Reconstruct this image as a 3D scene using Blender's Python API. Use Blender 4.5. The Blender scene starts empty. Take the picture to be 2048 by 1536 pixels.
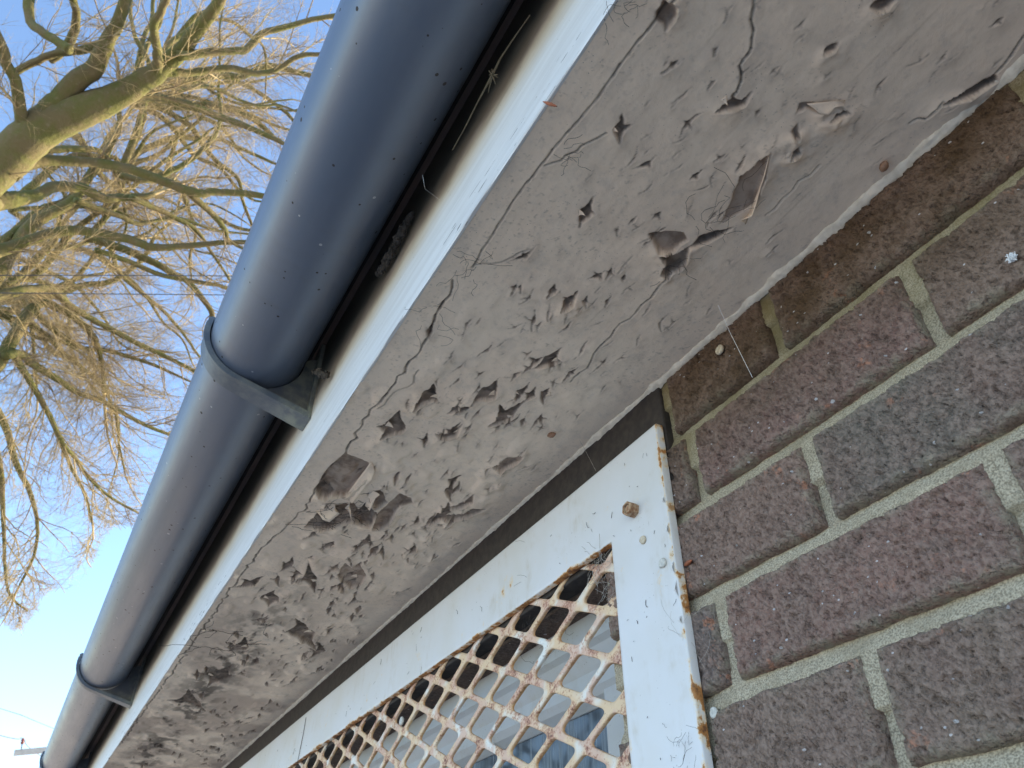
import bpy, bmesh, math, random
import numpy as np
from mathutils import Vector, Matrix
from math import sin, cos, pi, radians, sqrt, atan2

random.seed(7)
RNG = np.random.default_rng(11)
sc = bpy.context.scene
COL = sc.collection

# ------------------------------------------------------------------ camera
CAM_R = np.array([[0.4825606844, 0.5437756963, 0.6866171990],
                  [0.8758617346, -0.3006574792, -0.3774537084],
                  [0.0011864432, 0.7835260508, -0.6213578035]])
CAM_T = np.array([0.4047577, -0.4009213, -0.3849746])
FPX = 1510.727                       # focal length in pixels of a 2048 px wide frame
cam_data = bpy.data.cameras.new('camera')
cam = bpy.data.objects.new('camera', cam_data)
COL.objects.link(cam)
M = Matrix([list(CAM_R[i]) + [CAM_T[i]] for i in range(3)] + [[0, 0, 0, 1]])
cam.matrix_world = M
cam_data.sensor_width = 36.0
cam_data.lens = FPX / 2048 * 36.0
cam_data.clip_start = 0.01
cam_data.clip_end = 2000
cam_data.dof.use_dof = True
cam_data.dof.focus_distance = 0.70
cam_data.dof.aperture_fstop = 20.0
sc.camera = cam

# ------------------------------------------------------------------ world + sun + exposure
SUN_EL, SUN_AZ = radians(20.0), radians(-14.0)       # azimuth measured from +Y (behind the house) towards +X
world = bpy.data.worlds.new('World')
sc.world = world
world.use_nodes = True
wn, wl = world.node_tree.nodes, world.node_tree.links
wn.clear()
sky = wn.new('ShaderNodeTexSky')
sky.sky_type = 'NISHITA'
sky.sun_disc = False
sky.sun_elevation = SUN_EL
sky.sun_rotation = SUN_AZ
sky.air_density = 0.9
sky.dust_density = 0.05
sky.ozone_density = 1.7
bg = wn.new('ShaderNodeBackground')
bg.inputs['Strength'].default_value = 0.15
wo = wn.new('ShaderNodeOutputWorld')
wl.new(sky.outputs['Color'], bg.inputs['Color'])
wl.new(bg.outputs['Background'], wo.inputs['Surface'])
sun_d = bpy.data.lights.new('sun', 'SUN')
sun_d.energy = 5.0
sun_d.angle = radians(0.5)
sun_d.color = (1.0, 0.80, 0.48)
sun_o = bpy.data.objects.new('sun', sun_d)
COL.objects.link(sun_o)
sdir = Vector((sin(SUN_AZ) * cos(SUN_EL), cos(SUN_AZ) * cos(SUN_EL), sin(SUN_EL)))
sun_o.rotation_euler = (-sdir).to_track_quat('-Z', 'Y').to_euler()
sun_o.location = sdir * 30
sc.view_settings.view_transform = 'Standard'
sc.view_settings.look = 'None'
sc.view_settings.gamma = 1.0
sc.view_settings.use_curve_mapping = False
sc.view_settings.exposure = 1.78
sc.cycles.use_denoising = True
sc.cycles.max_bounces = 8
sc.cycles.diffuse_bounces = 6


# ------------------------------------------------------------------ helpers: pixels of the photograph to points
def ray(px, py):
    return CAM_R @ np.array([(px - 1024) / FPX, -(py - 768) / FPX, -1.0])


def on_y(px, py, y):
    d = ray(px, py)
    return CAM_T + d * (y - CAM_T[1]) / d[1]


def on_z(px, py, z):
    d = ray(px, py)
    return CAM_T + d * (z - CAM_T[2]) / d[2]


def at_dist(px, py, dist):
    d = ray(px, py)
    return CAM_T + d * dist / np.linalg.norm(d)


def proj(P):
    c = CAM_R.T @ (np.asarray(P, float) - CAM_T)
    if c[2] > -1e-3:
        return None
    return 1024 + FPX * c[0] / -c[2], 768 - FPX * c[1] / -c[2]


SOFFIT_Z = 0.0699


def fascia_y(x):                      # outer face of the fascia board
    return -0.2520 + 0.01706 * x


def gutter_y(x):
    return -0.3285 + 0.0212 * x


GUT_Z, GUT_R = 0.231, 0.0580

# ------------------------------------------------------------------ helpers: noise in numpy


def vnoise(x, y, seed=0):
    r = np.random.default_rng(seed)
    T = r.random((257, 257))
    T[256, :] = T[0, :]
    T[:, 256] = T[:, 0]
    xi = np.floor(x).astype(np.int64)
    yi = np.floor(y).astype(np.int64)
    fx, fy = x - xi, y - yi
    fx = fx * fx * (3 - 2 * fx)
    fy = fy * fy * (3 - 2 * fy)
    xi &= 255
    yi &= 255
    a = T[yi, xi] * (1 - fx) + T[yi, xi + 1] * fx
    b = T[yi + 1, xi] * (1 - fx) + T[yi + 1, xi + 1] * fx
    return a * (1 - fy) + b * fy


def fbm(x, y, seed=0, octv=4, gain=0.5):
    s, a, n = 0.0, 1.0, 0.0
    for o in range(octv):
        s = s + a * vnoise(x * 2 ** o + 13.7 * o, y * 2 ** o + 7.1 * o, seed + o)
        n += a
        a *= gain
    return s / n


def sstep(a, b, x):
    t = np.clip((x - a) / (b - a), 0, 1)
    return t * t * (3 - 2 * t)


# ------------------------------------------------------------------ helpers: objects
def tag(o, label=None, cat=None, group=None, kind=None):
    if label: o['label'] = label
    if cat: o['category'] = cat
    if group: o['group'] = group
    if kind: o['kind'] = kind
    return o


def empty(name, loc, label=None, cat=None, group=None):
    o = bpy.data.objects.new(name, None)
    o.empty_display_size = 0.02
    COL.objects.link(o)
    o.location = Vector([float(v) for v in loc])
    return tag(o, label, cat, group)


def link_mesh(name, me, mat, parent=None, smooth=False):
    o = bpy.data.objects.new(name, me)
    COL.objects.link(o)
    if mat is not None and len(me.materials) == 0:
        me.materials.append(mat)
    if smooth:
        me.polygons.foreach_set('use_smooth', np.ones(len(me.polygons), dtype=bool))
    if parent is not None:
        o.parent = parent
        o.location = -Vector(parent.location)     # children are modelled in world coordinates
    return o


def mesh_np(name, V, F):
    """V (n,3) float, F (m,k) int, all faces the same size"""
    V = np.ascontiguousarray(V, dtype=np.float32)
    F = np.ascontiguousarray(F, dtype=np.int32)
    me = bpy.data.meshes.new(name)
    me.vertices.add(len(V))
    me.vertices.foreach_set('co', V.ravel())
    k = F.shape[1]
    me.loops.add(F.size)
    me.loops.foreach_set('vertex_index', F.ravel())
    me.polygons.add(len(F))
    me.polygons.foreach_set('loop_start', np.arange(0, F.size, k, dtype=np.int32))
    me.polygons.foreach_set('loop_total', np.full(len(F), k, dtype=np.int32))
    me.update(calc_edges=True)
    me.validate()
    return me


def grid_faces(nu, nv, flip=False):
    i = np.arange(nu - 1)[:, None] * nv + np.arange(nv - 1)[None, :]
    i = i.ravel()
    f = np.stack([i, i + nv, i + nv + 1, i + 1], 1)
    return f[:, ::-1] if flip else f


class MB:
    """collects shapes into one mesh"""
    def __init__(self):
        self.bm = bmesh.new()

    def box(self, x0, x1, y0, y1, z0, z1, bevel=0.0):
        vs = [self.bm.verts.new((x, y, z)) for x in (x0, x1) for y in (y0, y1) for z in (z0, z1)]
        fs = [(0, 1, 3, 2), (4, 6, 7, 5), (0, 4, 5, 1), (2, 3, 7, 6), (0, 2, 6, 4), (1, 5, 7, 3)]
        faces = [self.bm.faces.new([vs[i] for i in f]) for f in fs]
        if bevel:
            es = list({e for f in faces for e in f.edges})
            bmesh.ops.bevel(self.bm, geom=es, offset=bevel, segments=2, affect='EDGES', profile=0.5)
        return self

    def prism(self, pts, axis_pts):
        """pts: list of rings, each ring a list of 3D points, consecutive rings joined, caps closed"""
        rings = [[self.bm.verts.new(p) for p in r] for r in axis_pts]
        n = len(rings[0])
        for a, b in zip(rings[:-1], rings[1:]):
            for i in range(n):
                j = (i + 1) % n
                self.bm.faces.new((a[i], a[j], b[j], b[i]))
        if pts:
            self.bm.faces.new(rings[0][::-1])
            self.bm.faces.new(rings[-1])
        return self

    def tube(self, P, R, n=6, cap=True):
        P = [Vector(p) for p in P]
        if not hasattr(R, '__len__'):
            R = [R] * len(P)
        prev = None
        rings = []
        for i, p in enumerate(P):
            t = (P[min(i + 1, len(P) - 1)] - P[max(i - 1, 0)])
            if t.length < 1e-9:
                t = Vector((0, 0, 1))
            t.normalize()
            if prev is None:
                a = t.orthogonal().normalized()
            else:
                a = (prev - t * prev.dot(t))
                a = a.normalized() if a.length > 1e-6 else t.orthogonal().normalized()
            prev = a
            b = t.cross(a)
            rings.append([p + (a * cos(2 * pi * k / n) + b * sin(2 * pi * k / n)) * R[i] for k in range(n)])
        self.prism([1] if cap else None, rings)
        return self

    def ball(self, c, r, sx=1, sy=1, sz=1, seg=12, rings=8, rot=None):
        m = Matrix.Translation(Vector([float(v) for v in c])) @ (rot.to_4x4() if rot else Matrix.Identity(4)) @ Matrix.Diagonal((r * sx, r * sy, r * sz, 1))
        bmesh.ops.create_uvsphere(self.bm, u_segments=seg, v_segments=rings, radius=1.0, matrix=m)
        return self

    def build(self, name, mat, parent=None, smooth=False):
        bmesh.ops.recalc_face_normals(self.bm, faces=self.bm.faces[:])
        me = bpy.data.meshes.new(name)
        self.bm.to_mesh(me)
        self.bm.free()
        return link_mesh(name, me, mat, parent, smooth)


# ------------------------------------------------------------------ helpers: materials
class N:
    def __init__(self, name):
        self.m = bpy.data.materials.new(name)
        self.m.use_nodes = True
        self.t = self.m.node_tree
        self.b = self.t.nodes['Principled BSDF']
        self._tc = None

    def node(self, typ, **kw):
        n = self.t.nodes.new(typ)
        for k, v in kw.items():
            setattr(n, k, v)
        return n

    def put(self, sock, v):
        if isinstance(v, bpy.types.NodeSocket):
            self.t.links.new(v, sock)
        elif isinstance(v, (tuple, list)) and len(v) == 3 and sock.type == 'RGBA':
            sock.default_value = (*v, 1)
        else:
            sock.default_value = v

    def coord(self, which='Object'):
        if self._tc is None:
            self._tc = self.node('ShaderNodeTexCoord')
        return self._tc.outputs[which]

    def mapping(self, scale=(1, 1, 1), rot=(0, 0, 0), loc=(0, 0, 0), src=None):
        n = self.node('ShaderNodeMapping')
        self.put(n.inputs['Vector'], src or self.coord())
        n.inputs['Scale'].default_value = scale
        n.inputs['Rotation'].default_value = rot
        n.inputs['Location'].default_value = loc
        return n.outputs[0]

    def noise(self, scale, detail=4, rough=0.55, vec=None, dist=0.0):
        n = self.node('ShaderNodeTexNoise')
        self.put(n.inputs['Vector'], vec or self.coord())
        n.inputs['Scale'].default_value = scale
        n.inputs['Detail'].default_value = detail
        n.inputs['Roughness'].default_value = rough
        n.inputs['Distortion'].default_value = dist
        return n.outputs['Fac']

    def voro(self, scale, vec=None, feature='F1', out='Distance', rnd=1.0):
        n = self.node('ShaderNodeTexVoronoi', feature=feature)
        self.put(n.inputs['Vector'], vec or self.coord())
        n.inputs['Scale'].default_value = scale
        n.inputs['Randomness'].default_value = rnd
        return n.outputs[out]

    def ramp(self, fac, a, b, lo=0.0, hi=1.0):
        n = self.node('ShaderNodeMapRange', interpolation_type='SMOOTHSTEP')
        self.put(n.inputs['Value'], fac)
        n.inputs['From Min'].default_value = a
        n.inputs['From Max'].default_value = b
        n.inputs['To Min'].default_value = lo
        n.inputs['To Max'].default_value = hi
        return n.outputs[0]

    def math(self, op, a, b=0.0, clamp=False):
        n = self.node('ShaderNodeMath', operation=op, use_clamp=clamp)
        self.put(n.inputs[0], a)
        self.put(n.inputs[1], b)
        return n.outputs[0]

    def mix(self, fac, a, b, blend='MIX'):
        n = self.node('ShaderNodeMix', data_type='RGBA', blend_type=blend)
        self.put(n.inputs[0], fac)
        self.put(n.inputs[6], a)
        self.put(n.inputs[7], b)
        return n.outputs[2]

    def attr(self, name):
        n = self.node('ShaderNodeAttribute', attribute_name=name)
        return n.outputs['Fac']

    def xyz(self, src=None):
        n = self.node('ShaderNodeSeparateXYZ')
        self.put(n.inputs[0], src or self.coord())
        return n.outputs

    def bump(self, h, strength=0.5, dist=0.001, chain=None):
        n = self.node('ShaderNodeBump')
        self.put(n.inputs['Height'], h)
        n.inputs['Strength'].default_value = strength
        n.inputs['Distance'].default_value = dist
        if chain is not None:
            self.t.links.new(chain, n.inputs['Normal'])
        return n.outputs[0]

    def out(self, color=None, rough=None, normal=None, metal=None, spec=None):
        b = self.b
        if color is not None: self.put(b.inputs['Base Color'], color)
        if rough is not None: self.put(b.inputs['Roughness'], rough)
        if normal is not None: self.put(b.inputs['Normal'], normal)
        if metal is not None: self.put(b.inputs['Metallic'], metal)
        if spec is not None: self.put(b.inputs['Specular IOR Level'], spec)
        return self.m


def m_brick():
    n = N('brick_clay')
    info = n.node('ShaderNodeObjectInfo')
    pos = n.node('ShaderNodeNewGeometry').outputs['Position']
    big = n.noise(14, 4, 0.6, pos)
    fine = n.noise(260, 4, 0.7, pos)
    c = n.mix(n.ramp(big, 0.35, 0.7), info.outputs['Color'], (0.150, 0.098, 0.078))
    c = n.mix(n.ramp(n.noise(45, 4, 0.6, pos), 0.55, 0.75, 0, 0.6), c, (0.072, 0.056, 0.050))
    c = n.mix(n.ramp(fine, 0.3, 0.75, 0.0, 0.55), c, (0.36, 0.27, 0.22))
    # orange under-burnt spots
    o = n.math('MULTIPLY', n.ramp(n.noise(48, 4, 0.75, pos), 0.59, 0.68, 0, .8), n.ramp(n.math('ADD', n.noise(9, 2, 0.5, pos), n.math('MULTIPLY', n.attr('edge'), 0.12)), 0.50, 0.60))
    c = n.mix(o, c, (0.40, 0.185, 0.115))
    # mortar smear and dust
    sm = n.math('MULTIPLY', n.attr('edge'), n.ramp(n.noise(70, 5, 0.7, pos), 0.42, 0.66))
    c = n.mix(sm, c, (0.27, 0.235, 0.175))
    # greenish brown algae film with soffit shade painted in, close under the eaves
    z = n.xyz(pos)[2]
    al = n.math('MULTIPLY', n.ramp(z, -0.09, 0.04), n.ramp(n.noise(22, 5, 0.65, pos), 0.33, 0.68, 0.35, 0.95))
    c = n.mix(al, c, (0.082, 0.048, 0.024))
    # pale grog specks
    v = n.node('ShaderNodeTexVoronoi')
    n.put(v.inputs['Vector'], n.mapping((1, 1, 1.6), (0, 0.5, 0), src=pos))
    v.inputs['Scale'].default_value = 105
    sep = n.node('ShaderNodeSeparateColor')
    n.put(sep.inputs[0], v.outputs['Color'])
    pick = n.math('GREATER_THAN', sep.outputs[0], 0.60)
    rad = n.math('MULTIPLY', n.math('POWER', sep.outputs[1], 3.5), 0.17)
    rad = n.math('ADD', rad, 0.045)
    sp = n.math('MULTIPLY', pick, n.math('LESS_THAN', v.outputs['Distance'], rad))
    c = n.mix(n.math('MULTIPLY', sp, 0.85), c, (0.52, 0.50, 0.50))
    stroke = n.mapping((1, 1, 1), (0, 0.75, 0), src=pos)
    p1 = n.noise(1.0, 3, 0.6, n.mapping((560, 450, 320), src=stroke))
    p2 = n.noise(1.0, 2, 0.5, n.mapping((250, 200, 165), src=stroke))
    pits = n.math('ADD', n.ramp(p1, 0.30, 0.50, 0, 0.7), n.ramp(p2, 0.30, 0.45, 0, 0.6))
    c = n.mix(n.ramp(pits, 0.6, 0.05, 0, 0.7), c, (0.035, 0.024, 0.021))
    h = n.math('ADD', n.math('MULTIPLY', n.noise(700, 3, 0.7, pos), 0.7), pits)
    return n.out(c, 0.93, n.bump(h, 1.0, 0.0015), spec=0.25)


def m_mortar():
    n = N('mortar_sand')
    pos = n.node('ShaderNodeNewGeometry').outputs['Position']
    g = n.noise(900, 2, 0.5, pos)
    c = n.mix(n.ramp(g, 0.32, 0.66), (0.21, 0.178, 0.125), (0.48, 0.415, 0.305))
    c = n.mix(n.ramp(n.noise(35, 4, 0.6, pos), 0.45, 0.75, 0, 0.6), c, (0.26, 0.215, 0.145))
    d = n.math('LESS_THAN', n.voro(420, pos), 0.16)
    c = n.mix(n.math('MULTIPLY', d, 0.5), c, (0.14, 0.12, 0.09))
    z = n.xyz(pos)[2]
    al = n.ramp(z, -0.13, 0.05)
    c = n.mix(n.math('MULTIPLY', al, n.ramp(n.noise(30, 4, 0.6, pos), 0.3, 0.7, 0.35, 0.95)), c, (0.17, 0.135, 0.060))
    return n.out(c, 0.95, n.bump(g, 0.9, 0.0008), spec=0.2)


def m_soffit():
    n = N('soffit_paint')
    pos = n.node('ShaderNodeNewGeometry').outputs['Position']
    big = n.noise(9, 5, 0.6, pos)
    fine = n.noise(160, 4, 0.65, pos)
    c = n.mix(n.ramp(big, 0.35, 0.68), (0.84, 0.695, 0.535), (0.82, 0.66, 0.50))
    c = n.mix(n.ramp(n.noise(30, 5, 0.7, pos), 0.5, 0.72, 0, 0.42), c, (0.53, 0.455, 0.38))
    c = n.mix(n.ramp(fine, 0.52, 0.74, 0, 0.28), c, (0.42, 0.35, 0.29))
    sp = n.math('LESS_THAN', n.voro(260, pos), 0.09)
    c = n.mix(n.math('MULTIPLY', sp, n.ramp(n.noise(12, 3, 0.5, pos), 0.45, 0.65, 0.05, 0.8)), c, (0.16, 0.13, 0.11))
    c = n.mix(n.attr('stain'), c, (0.42, 0.325, 0.255))
    under = n.mix(n.ramp(n.noise(60, 4, 0.6, pos), 0.4, 0.65), (0.47, 0.36, 0.275), (0.27, 0.19, 0.135))
    c = n.mix(n.attr('expose'), c, under)
    c = n.mix(n.attr('dirt'), c, (0.020, 0.016, 0.013))  # dirt attribute: grime, mould and painted crevice shade
    h = n.math('ADD', n.math('MULTIPLY', fine, 0.5), n.math('MULTIPLY', n.noise(45, 4, 0.6, pos), 1.0))
    return n.out(c, 0.78, n.bump(h, 0.45, 0.0014), spec=0.3)


def m_fascia():
    n = N('fascia_gloss_paint')
    pos = n.node('ShaderNodeNewGeometry').outputs['Position']
    x, y, z = n.xyz(pos)
    brush = n.noise(22, 4, 0.6, n.mapping((0.35, 8, 8), src=pos))
    c = n.mix(n.ramp(brush, 0.35, 0.7), (0.69, 0.685, 0.675), (0.61, 0.60, 0.585))
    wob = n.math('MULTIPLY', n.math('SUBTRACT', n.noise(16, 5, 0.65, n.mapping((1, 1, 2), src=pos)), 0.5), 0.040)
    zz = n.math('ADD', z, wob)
    c = n.mix(n.ramp(zz, 0.122, 0.165, 0, 0.5), c, (0.58, 0.44, 0.26))  # brown grime with the gutter's shade painted in, stronger with height
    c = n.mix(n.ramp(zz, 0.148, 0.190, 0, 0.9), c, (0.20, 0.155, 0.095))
    c = n.mix(n.ramp(zz, 0.185, 0.215, 0, 0.8), c, (0.05, 0.042, 0.033))  # near-black top step paints the shade behind the gutter
    sp = n.math('LESS_THAN', n.voro(190, pos), 0.08)
    c = n.mix(n.math('MULTIPLY', sp, n.ramp(n.noise(20, 3, 0.5, pos), 0.5, 0.62)), c, (0.08, 0.06, 0.045))
    # hairline splits along the grain low on the board
    cr = n.noise(40, 2, 0.5, n.mapping((1.0, 1, 9), src=pos), 0.4)
    crm = n.math('MULTIPLY', n.ramp(cr, 0.665, 0.675), n.ramp(z, 0.104, 0.090))
    crm = n.math('MULTIPLY', crm, n.ramp(n.noise(5, 2, 0.5, pos), 0.48, 0.54))
    c = n.mix(crm, c, (0.07, 0.055, 0.045))
    return n.out(c, 0.38, n.bump(n.math('SUBTRACT', n.math('MULTIPLY', brush, 0.6), crm), 0.35, 0.0012), spec=0.45)


def m_gutter():
    n = N('gutter_dark_plastic')
    pos = n.node('ShaderNodeNewGeometry').outputs['Position']
    dust = n.noise(9, 5, 0.6, n.mapping((0.5, 2, 2), src=pos))
    c = n.mix(n.ramp(dust, 0.4, 0.75), (0.072, 0.092, 0.132), (0.098, 0.116, 0.152))
    stn = n.noise(16, 5, 0.7, n.mapping((2.2, .5, .5), src=pos))
    c = n.mix(n.ramp(stn, 0.52, 0.72, 0, 0.2), c, (0.075, 0.075, 0.078))
    v = n.node('ShaderNodeTexVoronoi')
    n.put(v.inputs['Vector'], pos)
    v.inputs['Scale'].default_value = 110
    sep = n.node('ShaderNodeSeparateColor')
    n.put(sep.inputs[0], v.outputs['Color'])
    rad = n.math('MULTIPLY', n.math('POWER', sep.outputs[1], 2.6), 0.24)
    sp = n.math('MULTIPLY', n.math('GREATER_THAN', sep.outputs[0], 0.45), n.math('LESS_THAN', v.outputs['Distance'], rad))
    c = n.mix(sp, c, n.mix(n.math('GREATER_THAN', sep.outputs[2], 0.72), (0.022, 0.014, 0.010), (0.36, 0.36, 0.36)))
    sc_ = n.noise(40, 3, 0.6, n.mapping((0.6, 6, 6), (0.0, 0.0, 0.2), src=pos))
    r = n.ramp(n.math('ADD', n.math('MULTIPLY', dust, 0.6), n.math('MULTIPLY', sc_, 0.4)), 0.3, 0.75, 0.34, 0.46)
    r = n.mix(sp, r, (0.9, 0.9, 0.9))
    return n.out(c, r, n.bump(n.noise(55, 3, 0.5, pos), 0.06, 0.001), spec=0.85)


def m_bracket():
    n = N('bracket_plastic')
    pos = n.node('ShaderNodeNewGeometry').outputs['Position']
    d = n.noise(30, 5, 0.65, pos)
    c = n.mix(n.ramp(d, 0.4, 0.7), (0.075, 0.090, 0.115), (0.14, 0.152, 0.155))
    x, y, z = n.xyz(pos)
    al = n.math('MULTIPLY', n.ramp(y, -0.31, -0.27), n.ramp(n.noise(60, 4, 0.6, pos), 0.35, 0.65, 0.2, 0.8))
    c = n.mix(al, c, (0.25, 0.26, 0.20))
    return n.out(c, 0.5, n.bump(d, 0.15, 0.001))


def rust_paint(name, white, rust_level, edge_attr=None, speck=0.5):
    n = N(name)
    pos = n.node('ShaderNodeNewGeometry').outputs['Position']
    c = n.mix(n.ramp(n.noise(8, 4, 0.6, pos), 0.35, 0.7), white, tuple(v * k for v, k in zip(white, (0.95, 0.93, 0.88))))
    c = n.mix(n.ramp(n.noise(45, 5, 0.65, pos), 0.56, 0.76, 0, 0.25), c, (0.50, 0.46, 0.38))
    ns = n.noise(85, 5, 0.7, pos)
    ns2 = n.noise(30, 4, 0.6, pos)
    r = n.math('ADD', n.math('MULTIPLY', ns, 0.55), n.math('MULTIPLY', ns2, 0.45))
    if edge_attr:
        r = n.math('ADD', r, n.math('MULTIPLY', n.attr(edge_attr), 0.34))
    halo = n.ramp(r, rust_level - 0.07, rust_level + 0.03)
    core = n.ramp(r, rust_level, rust_level + 0.05)
    deep = n.ramp(r, rust_level + 0.06, rust_level + 0.14)
    c = n.mix(n.math('MULTIPLY', halo, 0.65), c, (0.72, 0.50, 0.22))
    c = n.mix(core, c, (0.38, 0.165, 0.045))
    c = n.mix(deep, c, (0.13, 0.052, 0.022))
    sp = n.math('MULTIPLY', n.math('LESS_THAN', n.voro(230, pos), 0.11), n.ramp(n.noise(25, 3, 0.6, pos), 0.5, 0.62))
    c = n.mix(n.math('MULTIPLY', sp, speck), c, (0.10, 0.065, 0.04))
    gr = n.math('MULTIPLY', n.ramp(n.noise(14, 5, 0.7, pos), 0.48, 0.72), n.ramp(n.noise(70, 4, 0.7, n.mapping((1, 1, .25), src=pos)), 0.4, 0.7))
    c = n.mix(n.math('MULTIPLY', gr, 0.55), c, (0.40, 0.33, 0.22))
    # hair thin scratches
    sr = n.noise(60, 3, 0.6, n.mapping((9, 9, 1), (0, 0.25, 0), src=pos))
    sm = n.math('MULTIPLY', n.ramp(sr, 0.71, 0.73), n.ramp(n.noise(12, 2, 0.5, pos), 0.5, 0.6))
    c = n.mix(n.math('MULTIPLY', sm, 0.6), c, (0.16, 0.13, 0.10))
    rough = n.ramp(core, 0, 1, 0.42, 0.9)
    h = n.math('ADD', n.math('MULTIPLY', core, n.noise(300, 3, 0.6, pos)), n.math('MULTIPLY', ns2, 0.25))
    return n.out(c, rough, n.bump(h, 0.5, 0.0012))


def m_mesh():
    n = N('mesh_flaking_paint')
    pos = n.node('ShaderNodeNewGeometry').outputs['Position']
    big = n.noise(26, 3, 0.5, pos)
    c = n.mix(n.ramp(big, 0.33, 0.50), (0.68, 0.68, 0.64), (0.66, 0.49, 0.315))
    c = n.mix(n.ramp(n.noise(38, 3, 0.5, pos), 0.46, 0.6, 0, 0.9), c, (0.60, 0.41, 0.31))
    r = n.math('ADD', n.math('MULTIPLY', n.noise(330, 4, 0.7, pos), 0.5), n.math('MULTIPLY', n.noise(52, 3, 0.6, pos), 0.5))
    c = n.mix(n.ramp(r, 0.50, 0.565, 0, 0.75), c, (0.38, 0.175, 0.115))
    c = n.mix(n.ramp(r, 0.575, 0.62, 0, 0.85), c, (0.13, 0.058, 0.045))
    c = n.mix(n.math('MULTIPLY', n.attr('side'), n.ramp(n.noise(48, 4, 0.6, pos), 0.36, 0.6, 0.15, 0.95)), c, (0.50, 0.26, 0.085))
    sp = n.math('LESS_THAN', n.voro(330, pos), 0.13)
    c = n.mix(n.math('MULTIPLY', sp, n.ramp(n.noise(40, 3, 0.6, pos), 0.45, 0.6, 0, 0.9)), c, (0.09, 0.045, 0.04))
    return n.out(c, 0.7, n.bump(r, 0.6, 0.0012), spec=0.3)


def m_simple(name, a, b, scale=60, rough=0.7, bump=0.3, bd=0.001, metal=0.0):
    n = N(name)
    f = n.noise(scale, 5, 0.6)
    return n.out(n.mix(n.ramp(f, 0.35, 0.68), a, b), rough, n.bump(f, bump, bd), metal=metal)


def m_pane():
    n = N('dusty_glass')
    pos = n.node('ShaderNodeNewGeometry').outputs['Position']
    st = n.noise(60, 4, 0.65, n.mapping((1.6, 1, 0.06), src=pos))
    st2 = n.noise(240, 2, 0.5, n.mapping((1.4, 1, 0.05), src=pos))
    c = n.mix(n.ramp(st, 0.4, 0.7), (0.070, 0.092, 0.115), (0.17, 0.205, 0.235))
    c = n.mix(n.ramp(st2, 0.66, 0.72, 0, 0.65), c, (0.55, 0.60, 0.64))
    return n.out(c, n.ramp(st, 0.4, 0.7, 0.10, 0.35), spec=0.6)


def m_bark():
    n = N('mossy_bark')
    f = n.noise(5, 6, 0.65)
    f2 = n.noise(22, 5, 0.6)
    c = n.mix(n.ramp(f, 0.38, 0.62), (0.120, 0.102, 0.055), (0.095, 0.100, 0.034))
    c = n.mix(n.ramp(f2, 0.55, 0.75, 0, 0.7), c, (0.16, 0.145, 0.095))
    return n.out(c, 0.9, n.bump(f2, 0.6, 0.02), spec=0.2)


def m_ground():
    n = N('pale_paving')
    f = n.noise(3, 6, 0.6)
    c = n.mix(n.ramp(f, 0.35, 0.7), (0.55, 0.495, 0.445), (0.61, 0.555, 0.505))
    c = n.mix(n.ramp(n.noise(0.35, 4, 0.6), 0.45, 0.6, 0, 0.5), c, (0.46, 0.43, 0.40))
    return n.out(c, 0.9, n.bump(n.noise(40, 4, 0.6), 0.4, 0.01))


BRICK, MORTAR, SOFFIT = m_brick(), m_mortar(), m_soffit()
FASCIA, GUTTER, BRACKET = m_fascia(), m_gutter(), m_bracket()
FRAME = rust_paint('frame_white_paint', (0.615, 0.615, 0.625), 0.675, 'rust')
MESHM = m_mesh()
WFRAME = rust_paint('window_white_paint', (0.56, 0.58, 0.60), 0.80, None, 0.8)
PANE, BARK, GROUND = m_pane(), m_bark(), m_ground()
TWIG = m_simple('twig_bark', (0.36, 0.29, 0.155), (0.14, 0.105, 0.068), 3, 0.85, 0.1)
RUST = m_simple('rusty_iron', (0.22, 0.10, 0.045), (0.46, 0.33, 0.21), 240, 0.85, 0.8, 0.0015)
SHELL = m_simple('snail_shell', (0.56, 0.49, 0.37), (0.40, 0.33, 0.24), 500, 0.5, 0.3, 0.0005)
SHELLG = m_simple('snail_shell_grey', (0.55, 0.54, 0.49), (0.42, 0.41, 0.37), 500, 0.55, 0.3, 0.0005)
WEB = m_simple('cobweb_silk', (0.40, 0.37, 0.33), (0.30, 0.27, 0.24), 100, 0.9, 0.0)
WEBD = m_simple('dirty_cobweb', (0.050, 0.042, 0.036), (0.085, 0.07, 0.06), 100, 0.95, 0.0)
SILK = m_simple('white_silk', (0.82, 0.83, 0.84), (0.62, 0.64, 0.66), 300, 0.8, 0.6, 0.001)
BUD = m_simple('brown_husk', (0.34, 0.20, 0.12), (0.26, 0.14, 0.08), 350, 0.5, 0.5, 0.0006)
REDL = m_simple('dry_leaf', (0.34, 0.10, 0.04), (0.22, 0.07, 0.03), 200, 0.6, 0.4, 0.0006)
MUD = m_simple('dried_moss', (0.075, 0.062, 0.05), (0.04, 0.034, 0.028), 160, 0.95, 1.0, 0.003)
GRASSY = m_simple('dead_stalk', (0.13, 0.105, 0.065), (0.09, 0.07, 0.045), 120, 0.9, 0.2)
CAULK = m_simple('cream_caulk', (0.78, 0.71, 0.58), (0.64, 0.57, 0.45), 130, 0.8, 0.8, 0.0015)
LINTEL = m_simple('near_black_timber', (0.026, 0.021, 0.019), (0.045, 0.036, 0.030), 90, 0.9, 0.6, 0.002)
TILE = m_simple('roof_tile', (0.16, 0.10, 0.08), (0.11, 0.08, 0.07), 8, 0.85, 0.3, 0.003)
CORE = m_simple('wall_render', (0.16, 0.13, 0.11), (0.12, 0.10, 0.085), 12, 0.9, 0.3)
POLE = m_simple('grey_timber', (0.42, 0.40, 0.37), (0.33, 0.31, 0.29), 6, 0.8, 0.2)
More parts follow.
